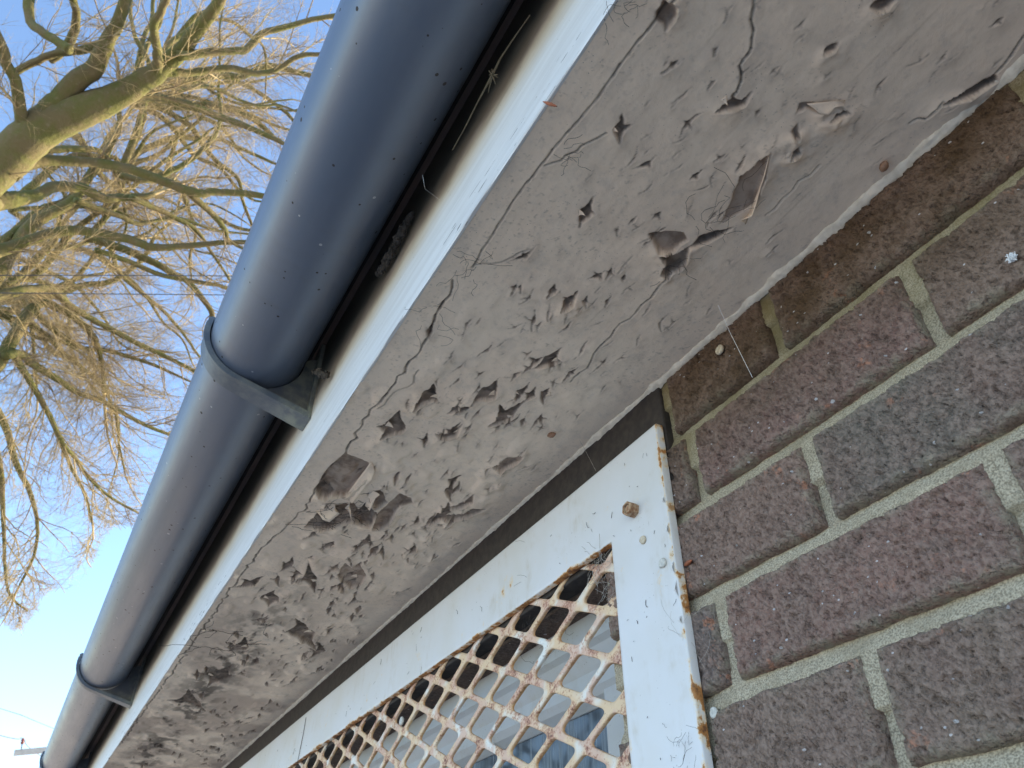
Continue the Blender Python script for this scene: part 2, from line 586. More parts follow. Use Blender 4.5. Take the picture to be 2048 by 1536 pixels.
CERAM = m_simple('red_ceramic', (0.22, 0.07, 0.05), (0.16, 0.05, 0.04), 20, 0.3, 0.0)
WIRE = m_simple('wire', (0.05, 0.05, 0.055), (0.07, 0.07, 0.07), 5, 0.6, 0.0)

# ------------------------------------------------------------------ ground
GZ = -2.30
me = mesh_np('ground', np.array([[-400, -400, GZ], [400, -400, GZ], [400, 400, GZ], [-400, 400, GZ]]), np.array([[0, 1, 2, 3]]))
tag(link_mesh('ground', me, GROUND), 'pale paved ground below the house', kind='structure')

# ------------------------------------------------------------------ brick wall
OPEN_X1, OPEN_X0, OPEN_Z1, OPEN_Z0 = -0.141, -2.75, -0.070, -1.15
WALL_X0, WALL_X1 = -5.2, 3.8
wall = empty('brick_wall', (0.2, 0, GZ), 'purple brown brick wall with sandy yellow mortar joints beside the white grille', 'brick wall')
wc = MB()
yb = 0.022
for (x0, x1, z0, z1) in ((OPEN_X1 + .001, 0.50, -0.62, 0.10), (0.50, WALL_X1, GZ, 0.22), (OPEN_X1 + .001, 0.50, GZ, -0.62), (WALL_X0, OPEN_X0, GZ, 0.22),
                         (OPEN_X0, OPEN_X1, GZ, OPEN_Z0), (OPEN_X0, OPEN_X1, OPEN_Z1 + .001, 0.22), (OPEN_X1 + .001, 0.50, 0.10, 0.22)):
    wc.box(x0, x1, yb, 0.25, z0, z1)
for (x0, x1, y0, y1) in ((WALL_X0, WALL_X1, 5.5, 5.75), (WALL_X0, WALL_X0 + .25, .25, 5.5), (WALL_X1 - .25, WALL_X1, .25, 5.5)):
    wc.box(x0, x1, y0, y1, GZ, 0.22)
wc.build('wall_core', CORE, wall)

# mortar sheet, fine where the photograph looks
mx = np.arange(OPEN_X1, 0.46, 0.0014)
mz = np.arange(-0.40, 0.0705, 0.0014)
MX, MZ = np.meshgrid(mx, mz, indexing='ij')
my = 0.0042 + 0.0016 * (fbm(MX * 60, MZ * 60, 3, 4) - 0.5) + 0.0011 * (fbm(MX * 480, MZ * 480, 9, 2) - 0.5)
# bed joints are struck back a little at the top edge
ph = np.mod(MZ, 0.075)
ph = np.where(ph > 0.0375, ph - 0.075, ph)
my += 0.0022 * np.clip(ph / 0.005, -1, 1) * (0.6 + 0.8 * fbm(MX * 8, MZ * 8, 5, 2))
V = np.stack([MX, my, MZ], -1).reshape(-1, 3)
me = mesh_np('mortar', V, grid_faces(len(mx), len(mz), True))
link_mesh('mortar', me, MORTAR, wall, True)
for (x0, x1, z0, z1) in ((0.46, 1.30, -0.62, 0.0705), (OPEN_X1, 0.46, -0.62, -0.40), ):
    b = MB(); b.box(x0 + .0005, x1 - .0005, 0.0045, 0.0215, z0 + .0005, z1 - .0005)
    b.build('mortar', MORTAR, wall)


def fine_brick(x0, x1, z0, z1, seed, col, step=0.0011):
    nx = max(6, int((x1 - x0) / step))
    nz = max(6, int((z1 - z0) / step))
    X, Z = np.meshgrid(np.linspace(x0, x1, nx), np.linspace(z0, z1, nz), indexing='ij')
    r = np.random.default_rng(seed)
    ox, oz = r.random(2) * 200
    u, w = X + ox, Z + oz
    # ragged outline
    e = np.minimum(np.minimum(X - x0, x1 - X), np.minimum(Z - z0, z1 - Z))
    wob = 0.0030 * (fbm(u * 55, w * 55, seed % 40, 4) - 0.5)
    k = sstep(0.012, 0.0, e)
    cx, cz = (x0 + x1) / 2, (z0 + z1) / 2
    X2 = X + k * wob * np.sign(X - cx) * (np.abs(X - cx) > (x1 - x0) / 2 - 0.012)
    Z2 = Z + k * wob * np.sign(Z - cz) * (np.abs(Z - cz) > (z1 - z0) / 2 - 0.012)
    ee = e + 0.0022 * (fbm(u * 130, w * 130, 21, 3) - 0.5)
    d = -0.0030 - 0.0026 * (fbm(u * 18, w * 18, 31, 4) - 0.5)
    # dragged rustic face: slanting short pits
    a = radians(38)
    du, dw = u * cos(a) + w * sin(a), -u * sin(a) + w * cos(a)
    p = fbm(du * 330, dw * 200, 44, 3, 0.6)
    d += 0.0026 * sstep(0.56, 0.76, p)
    d += 0.0016 * (fbm(u * 420, w * 420, 51, 2) - 0.5)
    p2 = fbm(u * 90, w * 90, 61, 2)
    d += 0.0014 * sstep(0.66, 0.85, p2)
    # worn arris
    d += 0.0065 * (1 - sstep(-0.0005, 0.0050, ee)) ** 1.6
    bx = np.isclose(X, x0) | np.isclose(X, x1) | np.isclose(Z, z0) | np.isclose(Z, z1)
    d = np.where(bx, 0.012, d)
    V = np.stack([X2, d, Z2], -1).reshape(-1, 3)
    me = mesh_np('brick', V, grid_faces(nx, nz, True))
    at = me.attributes.new('edge', 'FLOAT', 'POINT')
    at.data.foreach_set('value', (1 - sstep(0.0, 0.011, e)).astype(np.float32).ravel())
    o = link_mesh('brick', me, BRICK, wall, True)
    o.color = (*col, 1)
    return o


PUR, GRY, BRN = (0.182, 0.122, 0.092), (0.128, 0.103, 0.088), (0.192, 0.128, 0.088)
J = 0.005
rows = {   # course index -> joints along the wall; course 0 sits right under the soffit
    0: ([-0.023, 0.112, 0.337, 0.52], [BRN, BRN, BRN]),
    -1: ([-0.118, -0.001, 0.225, 0.452], [GRY, PUR, BRN]),
    -2: ([-0.141 - J, 0.1125, 0.3375, 0.46], [PUR, GRY, GRY]),
    -3: ([-0.118, 0.000, 0.225, 0.450], [GRY, PUR, PUR]),
    -4: ([-0.141 - J, -0.036, 0.1125, 0.3375, 0.46], [GRY, PUR, PUR, PUR]),
    -5: ([-0.118, 0.000, 0.225, 0.450], [PUR, GRY, PUR]),
}
seed = 100
for c, (js, cols) in rows.items():
    z0, z1 = 0.075 * c + J, 0.075 * (c + 1) - J
    if c == 0:
        z1 = 0.0675
    for a, b, col in zip(js[:-1], js[1:], cols):
        seed += 1
        v = [k * (0.92 + 0.16 * random.random()) for k in col]
        fine_brick(a + J, b - J, z0 + random.uniform(-.0008, .0008), z1 + random.uniform(-.0008, .0008), seed, v)


def cheap_brick_mesh(w, h):
    b = MB(); b.box(-w / 2, w / 2, 0, 0.02, -h / 2, h / 2, 0.003)
    me = bpy.data.meshes.new('brick')
    bmesh.ops.recalc_face_normals(b.bm, faces=b.bm.faces[:])
    b.bm.to_mesh(me); b.bm.free()
    me.materials.append(BRICK)
    return me


cheap = {}


def cheap_brick(x0, x1, z0, z1, col, y=-0.002):
    key = (round(x1 - x0, 4), round(z1 - z0, 4))
    if key not in cheap:
        cheap[key] = cheap_brick_mesh(*key)
    o = bpy.data.objects.new('brick', cheap[key])
    COL.objects.link(o)
    o.parent = wall
    o.location = Vector(((x0 + x1) / 2, y, (z0 + z1) / 2)) - Vector(wall.location)
    o.color = (*[k * random.uniform(.85, 1.12) for k in col], 1)


# near-black beam over the window, a strip of it shows above the grille
b = MB(); b.box(OPEN_X0 + .002, -0.0285, -.0015, 0.0215, OPEN_Z1 + .002, 0.0685, .0015)
b.build('lintel', LINTEL, wall)
for c in range(-8, 1):                                # just outside the frame, to the right and below
    x = 0.46 if c % 2 == 0 else 0.452
    if c < -5:
        x = OPEN_X1 + (0.1125 if c % 2 else 0)
    while x < 1.25:
        z1 = 0.0675 if c == 0 else 0.075 * (c + 1) - J
        cheap_brick(x + J, x + 0.225 - J, 0.075 * c + J, z1, random.choice((PUR, GRY, BRN)))
        x += 0.225

# ------------------------------------------------------------------ roof above (keeps the low sun off the eaves)
roof = empty('roof', (0, 2.6, 0.24), 'low pitched tiled roof resting on the brick wall', 'roof')
rb = MB()
ring = lambda x: [(x, fascia_y(x) - 0.048, 0.275), (x, 2.75, 0.62), (x, 5.9, 0.30), (x, 5.9, 0.26), (x, 2.75, 0.58), (x, fascia_y(x) - 0.048, 0.2555)]
rb.prism([1], [ring(-5.3), ring(3.9)])
rb.build('roof_covering', TILE, roof)
rb = MB()
fl = lambda x: [(x, fascia_y(x) + .004, .2775), (x, fascia_y(x) - .004, .268), (x, gutter_y(x) + .062, .2450), (x, gutter_y(x) + .046, .2400), (x, gutter_y(x) + .028, .2240), (x, gutter_y(x) + .029, .2232), (x, gutter_y(x) + .047, .2390), (x, gutter_y(x) + .062, .2440), (x, fascia_y(x) - .003, .2670), (x, fascia_y(x) + .005, .2765)]
rb.prism([1], [fl(-5.3), fl(-2.0), fl(0.0), fl(3.9)])
rb.build('eaves_light_block', LINTEL, roof)  # added sheet, keeps sky light off the top of the fascia
rb = MB(); rb.box(WALL_X0, WALL_X1, 0.0, 5.5, 0.221, 0.24)
rb.build('ceiling_board', CORE, roof)
rb = MB()
for xe in (WALL_X0 + .02, WALL_X1 - .02):
    rb.prism([1], [[(xe - .01, 0.1, .241), (xe - .01, 5.4, .241), (xe - .01, 2.75, .57)], [(xe + .01, 0.1, .241), (xe + .01, 5.4, .241), (xe + .01, 2.75, .57)]])
rb.build('gable_board', CORE, roof)

# ------------------------------------------------------------------ soffit with peeling paint
soff = empty('soffit', (0, -0.12, SOFFIT_Z), 'grey white painted soffit board with peeling flakes and star shaped cracks', 'soffit')
xs = []
x = 0.80
while x > -4.6:
    d = sqrt((x - CAM_T[0]) ** 2 + 0.45 ** 2)
    xs.append(x)
    x -= 0.00088 * max(1.0, (d / 0.55) ** 1.25)
xs = np.array(xs[::-1])
NV = 290
vv = np.linspace(0, 1, NV)
SX = np.repeat(xs[:, None], NV, 1)
Y0 = fascia_y(SX) + 0.0005
SY = Y0 + (0.012 - Y0) * vv[None, :]
H = np.zeros_like(SX)               # metres, positive = towards the ground
EXPO = np.zeros_like(SX)
DIRT_SHADE = np.zeros_like(SX)
STAIN = np.zeros_like(SX)
H += 0.0022 * (fbm(SX * 9, SY * 14, 70, 3) - 0.5) + 0.0010 * (fbm(SX * 40, SY * 60, 74, 3) - 0.5)


def local(xa, xb, ya, yb_, pad):
    i0 = max(0, np.searchsorted(xs, xa - pad) - 1)
    i1 = min(len(xs), np.searchsorted(xs, xb + pad) + 1)
    if i1 - i0 < 2:
        return None
    yv0 = fascia_y((xa + xb) / 2)
    t0 = (ya - pad - yv0) / (0.012 - yv0)
    t1 = (yb_ + pad - yv0) / (0.012 - yv0)
    j0 = max(0, int(t0 * (NV - 1)) - 2)
    j1 = min(NV, int(t1 * (NV - 1)) + 3)
    if j1 - j0 < 2:
        return None
    return slice(i0, i1), slice(j0, j1)


def seg_dist(X, Y, a, b):
    ax, ay = a
    dx, dy = b[0] - ax, b[1] - ay
    L = dx * dx + dy * dy + 1e-12
    t = np.clip(((X - ax) * dx + (Y - ay) * dy) / L, 0, 1)
    return np.hypot(X - ax - t * dx, Y - ay - t * dy), t


def apply_hole(sl, sd, cx, cy, depth, lift, lift_dir, dirt, fall):
    """sd signed distance in metres (negative inside a missing flake)"""
    X, Y = SX[sl], SY[sl]
    inside = sstep(0.0004, -0.0010, sd)
    ang = np.arctan2(Y - cy, X - cx)
    w = np.clip(0.45 + 0.75 * np.cos(ang - lift_dir), 0.05, 1.2)
    out = lift * w * np.exp(-np.clip(sd, 0, None) / fall) * (.55 + .9 * fbm(X * 120 + cx * 90, Y * 120, 85, 2))
    deepin = depth * sstep(0.0002, -0.0022, sd)
    H[sl] = np.where(sd < 0.0002, H[sl] * 0.4 - deepin, H[sl] + out)
    EXPO[sl] = np.maximum(EXPO[sl], inside)
    # grime with crevice shade painted in, on the side away from the light
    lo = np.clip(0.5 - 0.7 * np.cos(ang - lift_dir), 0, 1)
    DIRT_SHADE[sl] = np.maximum(DIRT_SHADE[sl], dirt * inside * np.clip(0.45 + 0.75 * lo, 0, 1) * (0.4 + 0.6 * fbm(X * 260, Y * 260, 81, 2)))
    STAIN[sl] = np.maximum(STAIN[sl], 0.35 * np.exp(-np.clip(sd, 0, None) / (fall * 0.8)) * (0.3 + 0.7 * fbm(X * 90, Y * 90, 83, 3)))


def star(x, y, L, w, n=3, depth=0.0018, lift=0.0015, dirt=0.7, base=None, fall=0.006):
    base = random.uniform(-0.35, 0.35) if base is None else base
    arms = []
    angs = [base, base + pi + random.uniform(-.5, .5)]
    for _ in range(n - 2):
        angs.append(base + random.choice((-1, 1)) * random.uniform(1.0, 2.1))
    for k, a in enumerate(angs):
        l = L * (random.uniform(.75, 1.1) if k < 2 else random.uniform(.35, .65))
        bend = random.uniform(-.35, .35)
        m = (x + cos(a) * l * .5, y + sin(a) * l * .5)
        e = (m[0] + cos(a + bend) * l * .5, m[1] + sin(a + bend) * l * .5)
        arms.append(((x, y), m, 1.0, 0.36))
        arms.append((m, e, 0.36, 0.0))
    sl = local(x - L * 1.2, x + L * 1.2, y - L * 1.2, y + L * 1.2, 0.012)
    if sl is None:
        return
    X, Y = SX[sl], SY[sl]
    wob = (fbm(X * 300 + x * 50, Y * 300, 87, 2) - 0.5) * min(w, 0.002) * 0.9
    sd = np.full(X.shape, 1.0)
    for a, b, w0, w1 in arms:
        d, t = seg_dist(X, Y, a, b)
        sd = np.minimum(sd, d - w * (w0 + (w1 - w0) * t))
    apply_hole(sl, sd + wob, x, y, depth, lift, random.uniform(1.6, 3.6), dirt, fall)


def hole(pts_px, depth=0.0036, lift=0.0042, lift_dir=2.4, dirt=0.6, fall=0.009, rag=0.002):
    P = [on_z(px, py, SOFFIT_Z)[:2] for px, py in pts_px]
    xa, xb = min(p[0] for p in P), max(p[0] for p in P)
    ya, yb_ = min(p[1] for p in P), max(p[1] for p in P)
    sl = local(xa, xb, ya, yb_, 0.025)
    if sl is None:
        return
    X, Y = SX[sl], SY[sl]
    inside = np.zeros(X.shape, bool)
    d = np.full(X.shape, 1.0)
    for i in range(len(P)):
        a, b = P[i], P[(i + 1) % len(P)]
        dd, _ = seg_dist(X, Y, a, b)
        d = np.minimum(d, dd)
        cond = (a[1] > Y) != (b[1] > Y)
        with np.errstate(divide='ignore', invalid='ignore'):
            xi = (b[0] - a[0]) * (Y - a[1]) / (b[1] - a[1] + 1e-12) + a[0]
        inside ^= cond & (X < xi)
    sd = np.where(inside, -d, d) + rag * (fbm(X * 150, Y * 150, 91, 3) - 0.5)
    apply_hole(sl, sd, (xa + xb) / 2, (ya + yb_) / 2, depth, lift, lift_dir, dirt, fall)


def crackline(pts_px, w=0.0006, dirt=0.8, depth=0.0012, jit=0.0012):
    P = [on_z(px, py, SOFFIT_Z)[:2] for px, py in pts_px]
    Q = []
    for a, b in zip(P[:-1], P[1:]):
        m = max(2, int(np.hypot(*(b - a)) / 0.008))
        for k in range(m):
            Q.append(a + (b - a) * k / m + RNG.normal(0, jit, 2) * (0.4, 1))
    Q.append(P[-1])
    for a, b in zip(Q[:-1], Q[1:]):
        ww = w * random.uniform(.4, 1.5)
        ww = max(ww, 0.00075 * max(1, (abs(a[0] - CAM_T[0]) / 0.8)))
        sl = local(min(a[0], b[0]), max(a[0], b[0]), min(a[1], b[1]), max(a[1], b[1]), 0.006)
        if sl is None:
            continue
        d, t = seg_dist(SX[sl], SY[sl], a, b)
        k = sstep(ww * 1.3, ww * 0.3, d)
        H[sl] -= depth * k
        H[sl] += 0.0004 * np.exp(-d / 0.004) * (1 - k)
        DIRT_SHADE[sl] = np.maximum(DIRT_SHADE[sl], dirt * k * random.uniform(.5, 1))


def px_star(px, py, Lpx, wpx, **kw):
    p = on_z(px, py, SOFFIT_Z)
    q = on_z(px + Lpx * .62, py - Lpx * .78, SOFFIT_Z)
    L = float(np.hypot(*(q - p)[:2])) * .70
    star(p[0], p[1], L, max(0.0008, L * wpx / Lpx * 0.85), **kw)


# random small splits; more of them towards the middle and the far end, few beside the wall
def scatter(n, xa, xb, Lr, wr, ymax=-0.03, **kw):
    for _ in range(n):
        x = random.uniform(xa, xb)
        y0 = fascia_y(x)
        y = random.uniform(y0 + 0.05, ymax)
        L = random.uniform(*Lr)
        star(x, y, L, L * random.uniform(*wr), n=random.choice((2, 2, 3, 3, 4)), depth=0.0010 + L * 0.05,
             lift=(0.0003 + L * 0.03) if x > -.15 else (0.0010 + L * 0.09), dirt=random.uniform(.85, 1.0), fall=.0040, **kw)


scatter(95, 0.0, 0.62, (0.004, 0.012), (0.04, 0.09))
scatter(110, -0.45, 0.05, (0.004, 0.013), (0.045, 0.11))
scatter(45, -0.45, 0.0, (0.008, 0.016), (0.09, 0.17), ymax=-0.06)
scatter(150, -1.1, -0.4, (0.006, 0.016), (0.06, 0.15), ymax=-0.02)
scatter(55, -1.0, -0.3, (0.012, 0.026), (0.11, 0.2), ymax=-0.06)
scatter(130, -2.6, -1.0, (0.012, 0.030), (0.10, 0.2), ymax=-0.02)
scatter(60, 0.05, 0.6, (0.003, 0.008), (0.04, 0.09), ymax=-0.004)

# splits that can be picked out one by one
for a in ((1293, 328, 44, 9), (1390, 352, 34, 9), (1375, 245, 60, 7), (1345, 130, 34, 10), (1515, 222, 22, 6), (1440, 315, 26, 6),
          (1425, 165, 26, 5), (1548, 140, 24, 5), (1600, 50, 30, 4), (1885, 115, 22, 6), (1997, 40, 34, 8), (1430, 100, 30, 6),
          (1105, 580, 26, 9), (1197, 550, 30, 8), (1220, 545, 28, 6), (1247, 555, 20, 5), (1170, 600, 20, 6), (1215, 602, 24, 6), (1030, 575, 26, 5),
          (1048, 512, 40, 9), (1070, 722, 44, 6), (1140, 745, 34, 6), (1040, 785, 38, 9), (1062, 790, 30, 9), (1088, 788, 34, 9),
          (930, 812, 30, 9), (910, 815, 22, 8), (860, 662, 30, 9), (905, 862, 44, 9), (1045, 840, 24, 5), (1080, 838, 26, 6), (1040, 575, 16, 5),
          (1310, 470, 34, 9), (1315, 430, 30, 8), (1235, 460, 18, 5), (1265, 440, 18, 5), (1480, 325, 44, 6), (1655, 150, 30, 5), (1545, 500, 24, 4),
          (620, 1155, 56, 12), (540, 1195, 34, 14), (575, 1130, 30, 8), (735, 1080, 30, 8), (660, 1090, 24, 7), (500, 1165, 34, 9),
          (905, 960, 30, 8), (850, 880, 30, 6), (640, 1300, 40, 8), (480, 1290, 40, 12), (440, 1350, 44, 12), (380, 1400, 40, 12)):
    px_star(*a, n=random.choice((3, 3, 4)), depth=0.0022, lift=0.0010 if a[0] > 1150 else .0018, dirt=1.0, fall=.005)
for a in ((1238, 258, 64, 20), (1172, 425, 60, 20), (1100, 718, 56, 18), (975, 785, 60, 22), (1012, 826, 60, 20), (858, 790, 52, 18), (790, 852, 60, 24),
          (1137, 602, 38, 14), (605, 1262, 56, 20), (890, 1025, 50, 14)):
    px_star(*a, n=3, depth=0.0032, lift=0.0022 if a[0] > 1150 else .0036, dirt=0.95, fall=0.008)
hole([(1432, 222), (1452, 205), (1466, 193), (1482, 198), (1505, 183), (1490, 208), (1462, 218)], dirt=.8)
hole([(1310, 22), (1328, -4), (1352, 10), (1353, 26), (1342, 46), (1331, 62), (1326, 47), (1312, 40)], depth=.003, dirt=.25, lift_dir=0.5)
hole([(1592, 226), (1600, 206), (1625, 206), (1655, 216), (1684, 196), (1676, 206), (1690, 222), (1662, 236), (1688, 216), (1655, 208), (1640, 222), (1612, 216)], dirt=.15)
hole([(1655, 238), (1672, 224), (1692, 218), (1696, 224), (1674, 233)], dirt=.7)
hole([(1582, 262), (1594, 246), (1598, 272), (1590, 280)], dirt=.3)
hole([(1578, 312), (1586, 300), (1596, 286), (1597, 304)], dirt=.9)
hole([(1650, 95), (1662, 90), (1678, 82), (1668, 98), (1646, 108)], dirt=.9)
hole([(1447, 436), (1466, 390), (1480, 348), (1500, 330), (1538, 302), (1532, 330), (1510, 408), (1475, 428), (1440, 446)], depth=.0042, lift=.0045, lift_dir=0.2, dirt=.10, fall=.012)
hole([(1322, 545), (1330, 520), (1316, 505), (1352, 502), (1385, 486), (1398, 470), (1428, 462), (1468, 452), (1440, 470), (1415, 484), (1378, 492), (1368, 528), (1345, 540), (1335, 552)], depth=.0055, dirt=.95)
hole([(1297, 466), (1330, 462), (1368, 464), (1375, 478), (1342, 500), (1316, 500)], depth=.003, lift=.003, lift_dir=2.6, dirt=.08)
hole([(1880, 208), (1905, 192), (1930, 182), (1962, 162), (1990, 148), (1992, 160), (1950, 186), (1925, 196), (1898, 206)], depth=.004, dirt=.85)
hole([(1737, 14), (1748, 2), (1770, -8), (1790, -2), (1776, 14), (1758, 20)], depth=.002, dirt=.9)
hole([(1148, 585), (1136, 612), (1120, 620), (1128, 602)], dirt=.15)
hole([(632, 974), (655, 935), (690, 905), (738, 925), (742, 945), (715, 970), (690, 990), (655, 985)], depth=.006, lift=.004, dirt=.12, fall=.014)
hole([(630, 976), (650, 968), (668, 984), (655, 992), (640, 990)], depth=.007, dirt=.98)  # near-black patch paints the shadow in the big hole's lower left
hole([(610, 1050), (640, 1018), (676, 1008), (705, 1000), (725, 1030), (690, 1040), (660, 1055), (630, 1054)], depth=.005, dirt=.5, fall=.012)
hole([(705, 1030), (735, 1000), (755, 1020), (742, 1045), (720, 1042)], depth=.006, dirt=.9, fall=.012)
hole([(745, 1052), (757, 1020), (775, 1005), (800, 985), (822, 992), (826, 1006), (800, 1010), (775, 1045), (760, 1055)], depth=.004, dirt=.35, fall=.012)
hole([(735, 985), (760, 975), (775, 1000), (752, 1012)], depth=.004, dirt=.6, fall=.012)
hole([(890, 1034), (905, 1024), (932, 1020), (948, 1012), (972, 1016), (940, 1028), (912, 1036)], depth=.003, dirt=.6)
hole([(893, 1012), (930, 1000), (950, 985), (945, 1002), (915, 1014)], depth=.002, dirt=.5)
hole([(675, 1145), (690, 1125), (703, 1132), (720, 1128), (733, 1150), (722, 1168), (700, 1172), (684, 1160)], depth=.0025, lift=.0015, dirt=.02)
hole([(870, 865), (905, 862), (925, 845), (912, 868), (885, 875)], depth=.003, dirt=.3)
hole([(985, 930), (1020, 912), (1050, 905), (1035, 922), (1000, 938)], depth=.003, dirt=.3)

J1 = [(1350, -10), (1318, 30), (1275, 85), (1240, 128), (1180, 215), (1105, 300), (1040, 385), (985, 470), (945, 535)]
J2 = [(905, 560), (900, 592), (878, 620), (860, 655), (845, 690), (815, 735), (790, 765), (760, 800), (735, 830), (718, 860), (690, 905), (660, 940)]
J3 = [(650, 950), (610, 1015), (575, 1050), (530, 1090), (490, 1140), (440, 1210), (400, 1265), (340, 1350), (290, 1420), (240, 1490)]
crackline(J1, .0006, .75, .0012, .0005)
crackline(J2, .0010, .9, .0016, .0012)
crackline(J3, .0012, .9, .0016, .0016)
crackline([(1512, -5), (1503, 40), (1505, 75), (1495, 110), (1482, 130), (1480, 160), (1472, 185)], .0007, .8)
crackline([(1338, 540), (1300, 592), (1270, 625), (1230, 660), (1190, 705), (1172, 735), (1142, 762)], .0007, .85)
crackline([(1210, 262), (1175, 285), (1150, 300), (1120, 320), (1090, 330)], .0005, .6)
crackline([(760, 815), (790, 785), (825, 765), (838, 740)], .0005, .5)
crackline([(1060, 500), (985, 530), (950, 530)], .0005, .4)
crackline([(1472, 190), (1468, 200)], .0008, .8)
crackline([(2055, 60), (2020, 110), (1985, 150)], .0006, .6)
crackline([(1885, 205), (1850, 232), (1820, 245)], .0008, .7)
crackline([(1530, 430), (1580, 380), (1640, 330)], .0004, .3)
# sooty mould band near the fascia at the far end
tb = (SY - fascia_y(SX))
band = np.exp(-((tb - 0.085) / 0.045) ** 2) * sstep(-0.45, -1.0, SX)
mould = sstep(0.45, 0.66, fbm(SX * 26, SY * 40, 95, 5, 0.6)) * band
DIRT_SHADE = np.maximum(DIRT_SHADE, 0.8 * mould)
STAIN = np.maximum(STAIN, 0.7 * sstep(-0.2, -1.4, SX) * sstep(0.38, 0.62, fbm(SX * 10, SY * 18, 97, 4)))
# general dirt specks along the joints
sp = sstep(0.68, 0.80, fbm(SX * 420, SY * 420, 99, 3)) * sstep(0.45, 0.62, fbm(SX * 12, SY * 12, 98, 3))
DIRT_SHADE = np.maximum(DIRT_SHADE, 0.28 * sp)
# paint blisters, soft
bl = sstep(0.55, 0.85, fbm(SX * 34, SY * 46, 93, 2)) * sstep(0.2, -0.4, SX) * sstep(-0.01, -0.06, SY)
H += 0.0036 * bl
H += 0.0022 * (fbm(SX * 22, SY * 30, 103, 3) - .5) * sstep(0.35, -0.1, SX) * sstep(-0.005, -0.05, SY)
# the sheet stays below the board's underside
SZ = SOFFIT_Z - np.clip(H, -0.0085, 0.009)
V = np.stack([SX, SY, SZ], -1).reshape(-1, 3)
me = mesh_np('paint_layer', V, grid_faces(len(xs), NV, False))
for nm, A in (('expose', EXPO), ('dirt', DIRT_SHADE), ('stain', STAIN)):
    at = me.attributes.new(nm, 'FLOAT', 'POINT')
    at.data.foreach_set('value', np.clip(A, 0, 1).astype(np.float32).ravel())
link_mesh('paint_layer', me, SOFFIT, soff, True)
sb = MB()
sb.prism([1], [[(x, fascia_y(x) + .002, SOFFIT_Z + .010), (x, 0.02, SOFFIT_Z + .010), (x, 0.02, SOFFIT_Z + .022), (x, fascia_y(x) + .002, SOFFIT_Z + .022)] for x in (-4.6, 0.80)])
sb.build('soffit_board', SOFFIT, soff)
for (xa, xb) in ((0.80, 3.8), (-5.2, -4.6)):
    sb = MB()
    sb.prism([1], [[(x, fascia_y(x) + .002, SOFFIT_Z), (x, 0.02, SOFFIT_Z), (x, 0.02, SOFFIT_Z + .022), (x, fascia_y(x) + .002, SOFFIT_Z + .022)] for x in (xa, xb)])
    sb.build('soffit_board', SOFFIT, soff)
# lumpy bead of paint and filler along the wall
bx = np.concatenate([np.arange(-3.2, -0.7, 0.008), np.arange(-0.7, 0.62, 0.002)])
nb = 9
rag = fbm(bx * 60, bx * 0 + 3, 120, 4)
wid = 0.0042 + 0.0055 * (rag - 0.35) + 0.0018 * (fbm(bx * 9, bx * 0, 124, 2) - .5)
wid = np.clip(wid, 0.0025, 0.008)
ang = np.linspace(0, pi / 2, nb)
BX = np.repeat(bx[:, None], nb, 1)
tt = np.linspace(0, 1, nb)[None, :]
BY = 0.001 - (wid[:, None] * 1.25 + 0.0012 * (fbm(BX * 330, BX * 0 + tt * 2, 128, 2) - .5)) * (1 - tt ** 2.2)
BZ = SOFFIT_Z + .0006 - wid[:, None] * (0.12 + 0.80 * tt) * (.75 + .5 * fbm(BX * 250, tt * 3 + BX * 0, 127, 3)) - 0.0008 * (fbm(BX * 300, BY * 600, 126, 2) - .5)
me = mesh_np('filler_bead', np.stack([BX, BY, BZ], -1).reshape(-1, 3), grid_faces(len(bx), nb, True))
link_mesh('filler_bead', me, CAULK, soff, True)


# curled flakes that hang clear of the board
def flake(pts_px, hinge, curl, th=0.0004, mat=SOFFIT):
    """polygon strip: rows from the hinge edge to the free edge, bending down"""
    (ax, ay), (bx_, by_) = hinge
    a, b = on_z(ax, ay, SOFFIT_Z), on_z(bx_, by_, SOFFIT_Z)
    free = [on_z(px, py, SOFFIT_Z) for px, py in pts_px]
    n, m = len(free), 6
    rows_ = []
    for i in range(n):
        h = a + (b - a) * i / (n - 1)
        f = free[i]
        r = []
        for j in range(m):
            t = j / (m - 1)
            p = h + (f - h) * t * (1 - 0.15 * t)
            p[2] = SOFFIT_Z - 0.0012 - curl * t ** 1.7 * (0.8 + 0.4 * sin(i * 2.1))
            r.append(p)
        rows_.append(r)
    V = np.array(rows_).reshape(-1, 3)
    me = mesh_np('paint_flake', V, grid_faces(n, m))
    o = link_mesh('paint_flake', me, mat, soff, True)
    s = o.modifiers.new('thick', 'SOLIDIFY'); s.thickness = th
    return o


flake([(1530, 312), (1523, 340), (1518, 372), (1508, 402), (1500, 420), (1478, 432)], ((1545, 300), (1490, 446)), .0055)
flake([(1640, 222), (1655, 224), (1668, 212), (1682, 206)], ((1612, 205), (1690, 198)), .004)
flake([(1570, 312), (1578, 308), (1588, 298), (1592, 284)], ((1545, 300), (1580, 270)), .004)
flake([(650, 1028), (665, 1030), (685, 1022), (672, 1012)], ((632, 1022), (670, 996)), .009)
flake([(707, 1022), (708, 1032), (704, 1012), (700, 1005)], ((690, 1014), (700, 1004)), .010)
flake([(742, 1012), (745, 1005), (755, 990), (765, 980)], ((730, 1010), (740, 978)), .007)

flake([(752, 938), (748, 950), (738, 965), (724, 980), (708, 996)], ((742, 922), (690, 992)), .006)


